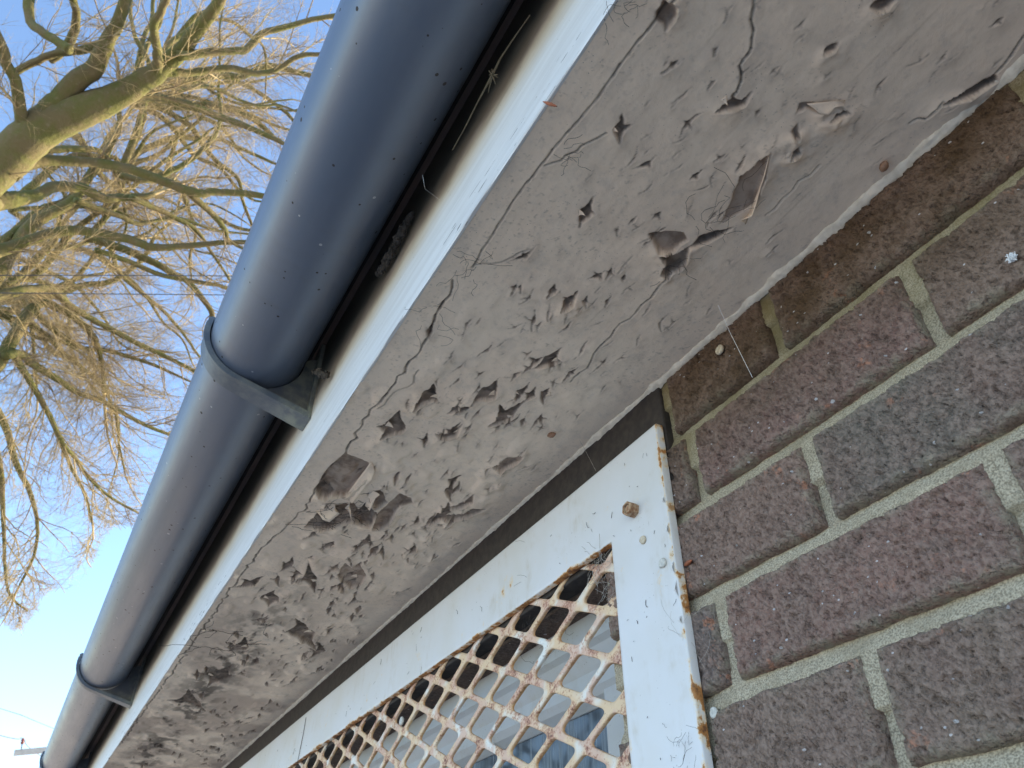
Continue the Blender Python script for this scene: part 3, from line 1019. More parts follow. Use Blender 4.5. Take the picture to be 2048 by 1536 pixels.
def tip_flake(px, py, lpx, wpx, ang, curl):
    """pointed tongue of paint curling down beside a split"""
    c = on_z(px, py, SOFFIT_Z)
    e = on_z(px + lpx, py, SOFFIT_Z)
    L = float(np.linalg.norm(e - c)); W = L * wpx / lpx
    d = np.array([cos(ang), sin(ang), 0]); q = np.array([-sin(ang), cos(ang), 0])
    rows_ = []
    for i in range(6):
        t = i / 5
        for j in range(4):
            s_ = (j / 3 - .5) * W * (1 - t) ** .8 * (1.1 - .2 * t)
            p = c + d * L * (1 - t * (1 - .18 * t)) + q * s_
            p[2] = SOFFIT_Z - .0006 - curl * t ** 1.8 + .0006 * abs(j - 1.5) * t
            rows_.append(p)
    me = mesh_np('paint_flake', np.array(rows_), grid_faces(6, 4))
    o = link_mesh('paint_flake', me, SOFFIT, soff, True)
    sm = o.modifiers.new('thick', 'SOLIDIFY'); sm.thickness = .00035


for (px, py, lp) in ((1238, 258, 17), (1172, 425, 16), (1455, 208, 17), (1137, 602, 11), (1100, 718, 15), (1040, 785, 11), (1088, 788, 11), (975, 785, 17), (1012, 826, 16),
                     (858, 790, 16), (790, 852, 18), (905, 862, 14), (890, 1025, 14), (605, 1262, 18), (620, 1155, 16), (540, 1195, 12), (735, 1080, 9),
                     (940, 1020, 14), (1000, 925, 12), (700, 1150, 13), (660, 1090, 10), (480, 1290, 14), (430, 1350, 16)):
    tip_flake(px, py, lp * random.uniform(.8, 1.25), lp * random.uniform(.7, 1.3), random.choice((random.uniform(.9, 2.2), random.uniform(-2.2, -.9))), random.uniform(.0018, .0042))

# ------------------------------------------------------------------ fascia board
fas = empty('fascia_board', (0, fascia_y(0), SOFFIT_Z), 'white gloss painted fascia board, brown grime and painted shade behind the gutter', 'fascia board')
fx = np.concatenate([np.arange(-5.2, -0.8, 0.02), np.arange(-0.8, 0.7, 0.004), np.arange(0.7, 3.8, 0.05), [3.8]])
prof = [(0.0006, -0.0003), (0.0, 0.0006), (0.0, 0.012), (0.0, 0.024), (0.0, 0.055), (0.0, 0.09), (0.0, 0.14), (0.0, 0.205)]
rows_ = []
for x in fx:
    yy = fascia_y(x)
    r = []
    for k, (dy, dz) in enumerate(prof):
        w_ = float(vnoise(np.array([x * 26.0]), np.array([k * 3.3]), 140)[0] - .5)
        z = SOFFIT_Z - 0.0010 + dz + (0.0016 * w_ if k < 2 else 0)
        r.append((x, yy + dy - 0.0005 + (0.0009 * w_ if k < 4 else 0.0004 * w_), z))
    r.append((x, yy + 0.020, SOFFIT_Z + 0.205))
    r.append((x, yy + 0.020, SOFFIT_Z + 0.026))
    r.append((x, yy + 0.0020, SOFFIT_Z - 0.0006))
    rows_.append(r)
b = MB(); b.prism([1], rows_)
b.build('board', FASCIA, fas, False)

# ------------------------------------------------------------------ gutter
gut = empty('gutter', (0, gutter_y(0), GUT_Z), 'long dark grey half round plastic gutter hung along the white fascia', 'gutter')
NA = 40
gx = np.concatenate([np.linspace(-5.4, -1.0, 60), np.linspace(-0.98, 1.6, 80)])


def gutter_ring(x):
    cy = gutter_y(x)
    sag = 0.0012 * sin(x * 2.1)
    out = []
    for k in range(NA + 1):
        a = pi + pi * k / NA
        out.append((x, cy + GUT_R * cos(a), GUT_Z + sag + GUT_R * sin(a)))
    out.append((x, cy + GUT_R, GUT_Z + sag + .007))
    out.append((x, cy + GUT_R - .004, GUT_Z + sag + .007))
    for k in range(NA + 1):
        a = 2 * pi - pi * k / NA
        out.append((x, cy + (GUT_R - .0028) * cos(a), GUT_Z + sag + (GUT_R - .0028) * sin(a)))
    out.append((x, cy - GUT_R + .0045, GUT_Z + sag + .006))
    out.append((x, cy - GUT_R - .0005, GUT_Z + sag + .0075))
    return out


b = MB(); b.prism([1], [gutter_ring(float(x)) for x in gx])
b.build('trough', GUTTER, gut, True)


def bracket(x, label):
    t = empty('gutter_bracket', (x, fascia_y(x), 0.19), label, 'gutter bracket', 'gutter brackets under the dark gutter')
    cy, fy = gutter_y(x), fascia_y(x) - 0.0012
    Wd = 0.030
    zl = 0.142
    R0, R1 = 0.0592, 0.0640

    def strap(xa, xb, r0, r1):
        op, ip = [], []
        # tangent from the ring down to the plate corner
        dx, dz = fy - cy, zl - GUT_Z
        D = sqrt(dx * dx + dz * dz)
        tang = atan2(dz, dx) - math.acos(r1 / D)
        if tang > -pi / 2:
            tang -= 0
        a_end = tang % (2 * pi)
        a0 = pi - 0.10
        nn = 26
        for k in range(nn + 1):
            a = a0 + (a_end - a0) * k / nn
            op.append((cy + r1 * cos(a), GUT_Z + r1 * sin(a)))
            ip.append((cy + r0 * cos(a), GUT_Z + r0 * sin(a)))
        op.append((fy, zl))
        ux, uz = fy - op[-2][0], zl - op[-2][1]
        L = sqrt(ux * ux + uz * uz)
        nx_, nz_ = -uz / L, ux / L
        w_ = r1 - r0
        ip.append((fy, zl + w_ * 1.3))
        ring_ = lambda X: [(X, y, z) for y, z in op] + [(X, y, z) for y, z in reversed(ip)]
        m = MB(); m.prism([1], [ring_(xa), ring_(xb)])
        return m, a_end
    m, a_end = strap(x - Wd / 2, x + Wd / 2, R0, R1)
    m.build('strap', BRACKET, t, False)
    m, _ = strap(x + Wd / 2 - 0.006, x + Wd / 2 + 0.001, R0 + .0003, R1 + .0022)
    m.build('rim', BRACKET, t, False)
    # curled front lip
    lip = [(cy - .0590, GUT_Z + .004), (cy - .0645, GUT_Z + .004), (cy - .0650, GUT_Z + .013), (cy - .0600, GUT_Z + .0165), (cy - .0540, GUT_Z + .0125), (cy - .0545, GUT_Z + .0095), (cy - .0590, GUT_Z + .0110)]
    m = MB(); m.prism([1], [[(X, y, z) for y, z in lip] for X in (x - Wd / 2, x + Wd / 2)])
    m.build('lip', BRACKET, t)
    # web between ring and plate
    web = []
    for k in range(15):
        a = a_end + (2 * pi + 0.05 - a_end) * k / 14
        web.append((cy + (R0 + .001) * cos(a), GUT_Z + (R0 + .001) * sin(a)))
    web += [(fy, GUT_Z + 0.012), (fy, zl + 0.003)]
    m = MB(); m.prism([1], [[(X, y, z) for y, z in web] for X in (x - 0.006, x + 0.004)])
    m.build('web', BRACKET, t)
    m = MB(); m.box(x - Wd / 2 + .001, x + Wd / 2 - .001, fy - .004, fy + .0014, zl + .004, GUT_Z + .03, .001)
    m.build('backplate', BRACKET, t)
    return t


bracket(-0.368, 'nearest gutter bracket, its greenish foot against the fascia halfway up the photo')
bracket(-1.745, 'second gutter bracket, near the lower left corner of the photo')
bracket(-2.900, 'farthest gutter bracket, at the very bottom left edge beside the power pole')

# ------------------------------------------------------------------ window grille: rails, stile, expanded mesh, bolt
gri = empty('window_grille', (-0.9, -0.006, -0.2), 'white painted steel window grille with rusty edges and expanded metal mesh', 'window grille')
GX1, GXI, GZT, GZI = -0.0300, -0.1125, 0.0190, -0.0625
GY0, GY1 = -0.0110, -0.0035


def l_frame(name):
    X1 = np.concatenate([np.arange(-2.80, GXI - .003, .0045), np.linspace(GXI, GX1, 34)])
    Z1 = np.concatenate([np.arange(-1.10, GZI - .002, .0032), np.linspace(GZI, GZT, 30)])
    nx, nz = len(X1), len(Z1)
    X, Z = np.meshgrid(X1, Z1, indexing='ij')
    Yf = GY0 + 0.0012 * (fbm(X * 6, Z * 6, 150, 2) - .5)
    V1 = np.stack([X, Yf, Z], -1).reshape(-1, 3)
    F1 = grid_faces(nx, nz, True)
    fc = V1[F1].mean(1)
    F1 = F1[(fc[:, 0] > GXI) | (fc[:, 2] > GZI)]
    r = rust_amount(X, Z).ravel()
    # boundary edges, each with its outward direction
    E = np.concatenate([F1[:, [a, (a + 1) % 4]] for a in range(4)])
    key = set(map(tuple, E))
    B = np.array([e for e in map(tuple, E) if (e[1], e[0]) not in key])
    out = np.zeros((len(V1), 3))
    for a, b in B:
        d = V1[b] - V1[a]
        nrm = np.array([d[2], 0, -d[0]])
        nrm /= np.linalg.norm(nrm) + 1e-12
        out[a] += nrm; out[b] += nrm
    bv = np.unique(B)
    o_ = out[bv]; o_ /= np.linalg.norm(o_, axis=1)[:, None] + 1e-12
    # make sure the rim leaves the plate (test one vertex on the right edge)
    t_ = np.argmax(V1[bv][:, 0])
    if o_[t_, 0] < 0:
        o_ = -o_
    V2 = V1[bv] + o_ * .0008; V2[:, 1] = V1[bv][:, 1] + .0009
    V3 = V2.copy(); V3[:, 1] = GY1
    pos = -np.ones(len(V1), int); pos[bv] = np.arange(len(bv))
    b0, b1 = len(V1), len(V1) + len(bv)
    pa, pb = pos[B[:, 0]], pos[B[:, 1]]
    F2 = np.stack([B[:, 1], B[:, 0], b0 + pa, b0 + pb], 1)
    F3 = np.stack([b0 + pb, b0 + pa, b1 + pa, b1 + pb], 1)
    sx, sz = V2[:, 0], V2[:, 2]
    right = sx > GX1 - .001
    side = np.where(right, -.10 + .85 * sstep(.36, .66, fbm(sz * 34, sz * 0, 165, 3)) + .45 * sstep(-.09, -.02, sz), .55 + .3 * fbm(sx * 20, sz * 20, 166, 2))
    V = np.concatenate([V1, V2, V3])
    used = np.zeros(len(V), bool)
    F = np.concatenate([F1, F2, F3])
    used[F.ravel()] = True
    remap = np.cumsum(used) - 1
    me = mesh_np(name, V[used], remap[F])
    at = me.attributes.new('rust', 'FLOAT', 'POINT')
    at.data.foreach_set('value', np.concatenate([r, side * .9, side])[used].astype(np.float32))
    return link_mesh(name, me, FRAME, gri, False)


def rust_amount(X, Z):
    on_right = 0.62 * np.exp(-(GX1 - X) / 0.0042) * (0.25 + 1.1 * fbm(X * 20, Z * 26, 160, 3) + .4 * sstep(-.08, -.02, Z))
    stile = np.where(X > GXI - .001, 0.16 * np.exp(-np.clip(X - GXI, 0, 1) / 0.003) * (Z < GZI) + 0.10 * sstep(.6, .8, fbm(X * 30, Z * 30, 161, 3)), 0)
    e = np.clip(Z - GZI, 0, 1)
    rail = np.where(X < GXI + .02, 0.62 * np.exp(-e / 0.0035) * sstep(0.38, 0.62, fbm(X * 18, Z * 5, 163, 3)) * (X < GXI)
                    + 0.30 * sstep(.62, .75, fbm(X * 42, Z * 42, 164, 2)) * np.exp(-((e - .025) / .02) ** 2) * (Z > GZI), 0)
    return on_right + stile + rail


l_frame('frame')
b = MB(); b.box(-2.80, GXI - .002, GY0, GY1, -1.18, -1.10, .001)
b.build('bottom_rail', FRAME, gri)

# expanded metal: diamonds with rounded openings
PX, PZ = 0.0970, 0.0424
MX0, MZ0 = -0.2385, -0.1178
MY0, MY1 = -0.0030, 0.0005


def rounded_hole(seed_):
    r = np.random.default_rng(seed_)
    w = 0.0039 + r.normal(0, .0004)
    hx, hz = PX / 2, PZ / 2
    nrm = sqrt(hx * hx + hz * hz)
    inset = w * nrm
    ax, az = hx - inset / hz, hz - inset / hx           # inset diamond half axes
    pts = []
    # corners: right, top, left, bottom; each replaced by an arc
    cor = [(ax, 0), (0, az), (-ax, 0), (0, -az)]
    cut = [0.0120, 0.0065, 0.0120, 0.0065]
    for i in range(4):
        c = np.array(cor[i]); p = np.array(cor[i - 1]); q = np.array(cor[(i + 1) % 4])
        cu = cut[i] * r.uniform(.9, 1.1)
        a = c + (p - c) / np.linalg.norm(p - c) * cu
        d = c + (q - c) / np.linalg.norm(q - c) * cu
        for t in np.linspace(0, 1, 7):
            pts.append((1 - t) ** 2 * a + 2 * t * (1 - t) * c + t * t * d)
    return np.array(pts)


def diamond_out(n_per=7):
    hx, hz = PX / 2, PZ / 2
    cor = [(hx, 0), (0, hz), (-hx, 0), (0, -hz)]
    pts = []
    for i in range(4):
        c = np.array(cor[i]); p = np.array(cor[i - 1]); q = np.array(cor[(i + 1) % 4])
        for t in np.linspace(-.5, .5, n_per):
            pts.append(c + (p - c) * max(0, -t) * .999 + (q - c) * max(0, t) * .999)
    return np.array(pts)


Vs, Fs, Ss = [], [], []
off = 0
OUT = diamond_out()
n = len(OUT)
k = np.arange(n); k2 = (k + 1) % n
cells = 0
for i in range(-54, 8):
    for j in range(-48, 8):
        if (i + j) % 2 == 0:
            continue                                   # cell centres sit between the nodes
        cx, cz = MX0 + i * PX / 2, MZ0 + j * PZ / 2
        if cx > GXI + 0.035 or cx < -2.75 or cz > GZI + 0.030 or cz < -1.05:
            continue
        cells += 1
        hole_ = rounded_hole(i * 97 + j * 13 + 50000)
        wob = np.array([RNG.normal(0, .0003), RNG.normal(0, .0003)])
        o2 = OUT + (cx, cz)
        h2 = hole_ + (cx, cz) + wob
        # the strands are slightly twisted: opening's lower edge sits forward
        tilt = 0.0011
        ring0 = np.stack([o2[:, 0], np.full(n, MY0), o2[:, 1]], 1)
        h_in = h2 - (h2 - (cx, cz)) * 0.0
        y_edge = MY0 + 0.0006 - tilt * (hole_[:, 1] / (PZ / 2))
        mid = (h2 - (cx, cz)) * 1.045 + (cx, cz)
        ring1 = np.stack([mid[:, 0], y_edge - 0.0006, mid[:, 1]], 1)
        ring2 = np.stack([h_in[:, 0], y_edge + 0.0004, h_in[:, 1]], 1)
        ring3 = np.stack([h_in[:, 0] + 0 * k, np.full(n, MY1), h_in[:, 1]], 1)
        Vs += [ring0, ring1, ring2, ring3]
        Ss += [np.zeros(n), np.zeros(n), np.full(n, .45), np.ones(n)]
        for a, c in ((0, 1), (1, 2), (2, 3)):
            A, B = off + a * n, off + c * n
            Fs.append(np.stack([A + k, A + k2, B + k2, B + k], 1))
        off += 4 * n
me = mesh_np('expanded_mesh', np.concatenate(Vs), np.concatenate(Fs))
at = me.attributes.new('side', 'FLOAT', 'POINT')
at.data.foreach_set('value', np.concatenate(Ss).astype(np.float32))
link_mesh('expanded_mesh', me, MESHM, gri, True)

# hexagon nut and washer on the stile
bc = Vector((-0.0735, GY0, -0.0500))
m = MB()
hexr = lambda rad, y: [bc + Vector((rad * cos(k * pi / 6 + .3) * (1 if k % 2 == 0 else .9), y, rad * sin(k * pi / 6 + .3) * (1 if k % 2 == 0 else .9))) for k in range(12)]
m.prism([1], [hexr(.0070, .0005), hexr(.0070, -.0085), hexr(.0064, -.0097), hexr(.0050, -.0097), hexr(.0046, -.0080), hexr(.0046, -.0040)])
m.build('nut', RUST, gri)
m = MB(); m.prism([1], [[bc + Vector((.0038 * cos(a) * s_, y, .0038 * sin(a) * s_)) for a in np.linspace(0, 2 * pi, 14)[:-1]] for y, s_ in ((-.0035, 1), (-.0080, 1), (-.0086, .7))])
m.build('bolt_end', RUST, gri)
# paint curling off the rusty edge
for (zz, ln) in ((-0.088, .010), (-0.122, .012), (-0.140, .014), (-0.165, .007), (-.060, .006)):
    V, F = [], []
    for i in range(5):
        for j in range(4):
            t, s = i / 4, j / 3
            V.append((GX1 - .0010 - .004 * s * (1 - abs(2 * t - 1)) , GY0 - .0006 - .0022 * (1 - s) * sin(t * pi), zz + ln * (t - .5)))
    me = mesh_np('paint_chip', np.array(V), grid_faces(5, 4))
    at = me.attributes.new('rust', 'FLOAT', 'POINT'); at.data.foreach_set('value', np.full(20, .05, np.float32))
    o = link_mesh('paint_chip', me, FRAME, gri, True)

# ------------------------------------------------------------------ window behind the grille
win = empty('window', (-1.4, 0.08, -0.6), 'white timber window with streaked dusty glass behind the rusty mesh', 'window')
prof = [(0.058, -0.066), (0.058, -0.098), (0.064, -0.103), (0.072, -0.118), (0.0745, -0.122), (0.0745, -0.138), (0.080, -0.146), (0.090, -0.1535), (0.108, -0.1535), (0.108, -0.066)]
b = MB(); b.prism([1], [[(x, y, z) for y, z in prof] for x in (OPEN_X0 + .01, OPEN_X1 + .03)])
b.build('head_frame', WFRAME, win)
b = MB()
b.prism([1], [[(OPEN_X1 + .03, .060, z), (-.2405, .060, z), (-.246, .070, z), (-.2490, .0885, z), (-.2490, .107, z), (OPEN_X1 + .03, .107, z)] for z in (OPEN_Z0, -.1530)])
b.build('jamb', WFRAME, win)
b = MB(); b.box(-1.52, -1.46, .064, .107, OPEN_Z0, -.1538, .003); b.build('mullion', WFRAME, win)
b = MB(); b.box(OPEN_X0 + .01, OPEN_X1 + .03, .05, .12, OPEN_Z0 - .01, OPEN_Z0 + .06, .004); b.build('sill', WFRAME, win)
b = MB(); b.box(OPEN_X0 + .012, -.2485, .092, .096, OPEN_Z0 + .05, -.150); b.build('pane', PANE, win)
b = MB(); b.box(OPEN_X0, OPEN_X1, .125, .135, OPEN_Z0, OPEN_Z1 + .02); b.build('pane_backing', CORE, win)  # unseen panel added to back the opaque pane
# underside of the brick lintel
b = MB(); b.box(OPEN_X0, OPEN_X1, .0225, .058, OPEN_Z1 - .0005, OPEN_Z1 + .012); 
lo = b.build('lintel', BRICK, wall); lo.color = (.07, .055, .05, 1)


# ------------------------------------------------------------------ small creatures and litter
def snail(px, py, y, r, label, mat=SHELL, roll=0.0):
    c = on_y(px, py, y)
    m = MB()
    turns, n_ = 3.2, 64
    P, R = [], []
    for i in range(n_):
        t = i / (n_ - 1)
        a = t * turns * 2 * pi + roll
        rad = r * (0.06 + 0.62 * t ** 0.9)
        tr = r * (0.09 + 0.31 * t ** 0.9)
        P.append((c[0] + rad * cos(a), c[1] - r * 0.42 * (1 - t * .75) - tr * .30, c[2] + rad * sin(a)))
        R.append(tr)
    m.tube(P, R, 10)
    m.ball((c[0], c[1] - r * .12, c[2]), r * .72, 1, .5, 1)
    o = m.build('snail_shell', mat, None, True)
    return tag(o, label, 'snail shell', 'snail shells')


snail(1441, 701, -0.0035, 0.0048, 'brownish round snail shell on the dark brick just under the soffit')
snail(1430, 1427, -0.0002, 0.0042, 'grey coiled snail shell on the mortar beside the foot of the white stile', SHELLG, 1.0)
snail(1288, 1081, GY0, 0.0042, 'tan snail shell on the white stile just below the rusty nut', SHELL, 2.0)
snail(1328, 1127, GY0, 0.0046, 'grey snail shell on the rusty right edge of the white stile', SHELLG, 2.6)
snail(805, 1443, MY0, 0.0058, 'pale snail shell stuck on the expanded metal mesh', SHELLG, .5)


def husk(p, r, L, axis, name, label, cat, mat):
    m = MB()
    ax = Vector(axis).normalized()
    P, R = [], []
    for i in range(11):
        t = i / 10
        P.append(Vector([float(v) for v in p]) + ax * (t - .5) * L)
        R.append(max(.0003, r * sin(pi * min(.985, max(.015, t))) ** .7 * (1 + .08 * sin(i * 2.5))))
    m.tube(P, R, 10)
    return tag(m.build(name, mat, None, True), label, cat)


p = on_z(1768, 333, SOFFIT_Z - .0025)
husk(p, .0031, .0095, (.8, -.5, -.05), 'chrysalis', 'brown chrysalis on the soffit close to the brick wall', 'chrysalis', BUD)
p = on_z(1103, 870, SOFFIT_Z - .002)
husk(p, .0032, .010, (.8, .5, 0), 'chrysalis', 'faint brown chrysalis on the soffit above the top rail of the grille', 'chrysalis', BUD)
p = on_y(1376, 1126, -.004)
husk(p, .0018, .012, (1, -.15, -.02), 'leaf_bud', 'red brown leaf bud stuck between brick and stile', 'bud', REDL)
p = on_z(1100, 208, SOFFIT_Z - .006)
husk(p, .0012, .011, (.3, .5, -.4), 'leaf_bud', 'orange brown leaf bud hanging from the lower edge of the fascia', 'bud', REDL)
# white silk patch
m = MB()
c = on_y(2024, 515, -0.0045)
m.ball((c[0], c[1] + .0006, c[2]), .0024, 1, .5, 1.15, 10, 6)
for i in range(90):
    p = Vector((c[0] + random.gauss(0, .0012), c[1] - random.uniform(0, .0018), c[2] + random.gauss(0, .0013)))
    d = Vector((random.gauss(0, 1), random.gauss(0, .2), random.gauss(0, 1))).normalized()
    P = [p.copy()]
    for k_ in range(4):
        d = (d + Vector((random.gauss(0, .8), random.gauss(0, .2), random.gauss(0, .8)))).normalized()
        p = p + d * .00035
        P.append(p.copy())
    m.tube(P, .00030, 4)
tag(m.build('egg_sac', SILK, None, True), 'white silky spider egg sac on the brick at the right edge', 'egg sac')


def lump(P, r, n_, name, label, cat, mat, seed_):
    """crumbly stick of matter: a tube whose skin is torn about at random"""
    rr = random.Random(seed_)
    Q, S = smooth_poly(P, [r] * len(P), 14)
    Q = [Vector([float(v) for v in q]) + Vector([rr.gauss(0, r * .14) for _ in range(3)]) for q in Q]
    S = [r * rr.uniform(.45, 1.1) * (.25 + .75 * min(1, min(i_, len(Q) - 1 - i_) / 6)) for i_ in range(len(Q))]
    m = MB()
    m.tube(Q, S, 16)
    for v in m.bm.verts:
        v.co += Vector([rr.gauss(0, r * .13) for _ in range(3)])
    return tag(m.build(name, mat), label, cat)


def smooth_poly(P, R, sub=4):
    P = [np.asarray(p, float) for p in P]
    Q, S = [], []
    for i in range(len(P) - 1):
        p0, p1, p2, p3 = P[max(i - 1, 0)], P[i], P[i + 1], P[min(i + 2, len(P) - 1)]
        for k_ in range(sub):
            t = k_ / sub
            Q.append(.5 * ((2 * p1) + (-p0 + p2) * t + (2 * p0 - 5 * p1 + 4 * p2 - p3) * t * t + (-p0 + 3 * p1 - 3 * p2 + p3) * t ** 3))
            S.append(R[i] + (R[i + 1] - R[i]) * t)
    Q.append(P[-1]); S.append(R[-1])
    return Q, S


def on_f(px, py, off_=0.0):
    d = ray(px, py)
    s = -(CAM_T[1] + 0.2520 + off_ - 0.01706 * CAM_T[0]) / (d[1] - 0.01706 * d[0])
    return CAM_T + d * s


lump([on_f(825, 425, .006), on_f(800, 470, .008), on_f(775, 520, .008), on_f(755, 550, .008)], .0045, 150, 'moss_clump', 'long crumbly moss clump wedged between gutter and fascia', 'moss', MUD, 3)
lump([on_f(628, 742, .02), on_f(645, 748, .012), on_f(655, 752, .006)], .005, 50, 'moss_clump', 'small moss clump on top of the nearest gutter bracket', 'moss', MUD, 5)
m = MB()
P = [on_f(1060, 30, .012), on_f(1025, 80, .014), on_f(1000, 118, .016), on_f(985, 150, .016), on_f(955, 205, .016), on_f(930, 255, .014), on_f(905, 300, .014)]
m.tube(P, [.0005, .0006, .0007, .0011, .0006, .0005, .0004], 5)
for i in range(14):
    q = Vector([float(v) for v in P[3]]) + Vector((random.gauss(0, .004), random.gauss(0, .003), random.gauss(0, .004)))
    m.tube([P[3], q], [.0008, .0003], 4)
tag(m.build('dead_stalk', GRASSY), 'dead plant stalk dangling in the gap behind the gutter', 'stalk')


# cobwebs
def web(name_label, strands, r, mat, cat='cobweb'):
    m = MB()
    for P in strands:
        m.tube(P, r, 3, False)
    return tag(m.build('cobweb', mat), name_label, cat, 'cobwebs about the eaves')


def tangled(c, spread, n_, seed_, length=.03, drop=0.0):
    rr = random.Random(seed_)
    out = []
    for _ in range(n_):
        p = Vector([float(v) for v in c]) + Vector((rr.gauss(0, spread), rr.uniform(-.004, .004), rr.gauss(0, spread)))
        d = Vector((rr.gauss(0, 1), rr.gauss(0, .2), rr.gauss(0, 1))).normalized()
        P = [p.copy()]
        for _k in range(6):
            d = (d + Vector((rr.gauss(0, .5), rr.gauss(0, .12), rr.gauss(0, .5) - drop))).normalized()
            p = p + d * length / 6
            P.append(p.copy())
        out.append(P)
    return out


def flat_web(px, py, spread, n_, seed_, length=.03):
    rr = random.Random(seed_)
    c = on_z(px, py, SOFFIT_Z - .0035)
    out = []
    for _ in range(n_):
        p = Vector([float(v) for v in c]) + Vector((rr.gauss(0, spread), rr.gauss(0, spread * .6), rr.uniform(-.002, .001)))
        d = Vector((rr.gauss(0, 1), rr.gauss(0, 1), 0)).normalized()
        P = [p.copy()]
        for _k in range(6):
            d = (d + Vector((rr.gauss(0, .55), rr.gauss(0, .55), rr.gauss(0, .06)))).normalized()
            p = p + d * length / 6
            p.z = min(max(p.z, SOFFIT_Z - .012), SOFFIT_Z - .002)
            P.append(p.copy())
        out.append(P)
    return out


for args in (
    ('dark cobweb clinging to the biggest curled flake in the upper part of the soffit', flat_web(1440, 420, .014, 14, 21, .03), .00015, WEBD),
    ('dark cobweb in the deep flaked hole below the biggest curled flake', flat_web(1350, 530, .007, 8, 22, .02), .00015, WEBD),
    ('sooty cobweb across the flaked patch low on the soffit', flat_web(700, 1030, .022, 30, 23, .045), .00026, WEBD),
    ('dark cobweb at the end of the straight board joint beside the fascia', flat_web(955, 530, .008, 10, 24, .02), .00017, WEBD),
    ('dark cobweb along the wavy crack next to the white fascia', flat_web(870, 630, .014, 8, 25, .03), .00015, WEBD),
    ('small dark cobweb on the soffit at the top edge of the photo', flat_web(1250, 30, .006, 9, 26, .014), .00014, WEBD),
    ('small dark cobweb beside the board joint, level with the orange leaf bud', flat_web(1150, 305, .007, 9, 27, .016), .00014, WEBD),
    ('sooty cobweb at the far lower end of the soffit', flat_web(430, 1290, .06, 14, 28, .07), .0004, WEBD),
    ('dusty cobweb in the top corner of the mesh', tangled(on_y(1205, 1115, -.003), .010, 46, 31, .022), .00022, WEB),
    ('dusty cobweb over the mesh against the inner edge of the white stile', tangled(on_y(1215, 1180, -.003), .009, 20, 32, .02), .00020, WEB),
    ('dark dusty cobweb hanging inside the mesh below the top rail', tangled(on_y(1090, 1190, .004), .03, 40, 33, .03), .00016, WEBD),
    ('silk thread from the soffit down to the top of the grille', [[on_y(1140, 850, -.02), on_y(1165, 890, -.012), on_y(1192, 942, -.010)]], .00016, WEB),
    ('single silk thread slanting over the bricks under the soffit', [[on_z(1436, 610, SOFFIT_Z - .002), on_y(1460, 665, -.012), on_y(1505, 755, -.003)]], .00018, SILK),
    ('dark cobweb strand crossing the top rail at the lower left', [[on_y(612, 1435, -.0125), on_y(607, 1465, -.0125), on_y(600, 1500, -.0125), on_y(592, 1540, -.0125)]], .0006, WEBD),
    ('wispy cobweb on the white stile at the bottom of the photo', tangled(on_y(1375, 1500, -.0122), .010, 22, 41, .014), .00012, WEBD),
    ('wispy cobweb between stile and brick', tangled(on_y(1385, 1290, -.004), .010, 22, 42, .03), .00010, WEB),
    ('pale silk thread behind the gutter near the top of the photo', [[on_f(845, 350, .05), on_f(850, 378, .01), on_f(880, 400, .003)]], .00012, SILK)):
    web(*args)

# dirt crumbs and nicks on the white rails: short dark curled fibres
m = MB()
rr = random.Random(77)
for i in range(60):
    if rr.random() < .75:
        x, z = rr.uniform(-1.6, -.115), rr.uniform(GZI + .004, GZT - .004)
    else:
        x, z = rr.uniform(-.110, -.034), rr.uniform(-.30, GZT)
    p = Vector((x, GY0 - .0006, z)); a = rr.uniform(0, 6.28); L = .0015 + .010 * rr.random() ** 3
    P = [p]
    for k_ in range(4):
        a += rr.gauss(0, .5)
        P.append(P[-1] + Vector((cos(a) * L / 4, rr.uniform(-.0002, .0001), sin(a) * L / 4)))
    m.tube(P, rr.uniform(.00010, .00028), 3)
tag(m.build('dirt_fibres', WEBD), 'dark crumbs and fibres stuck to the white grille frame', 'dirt', kind='stuff')

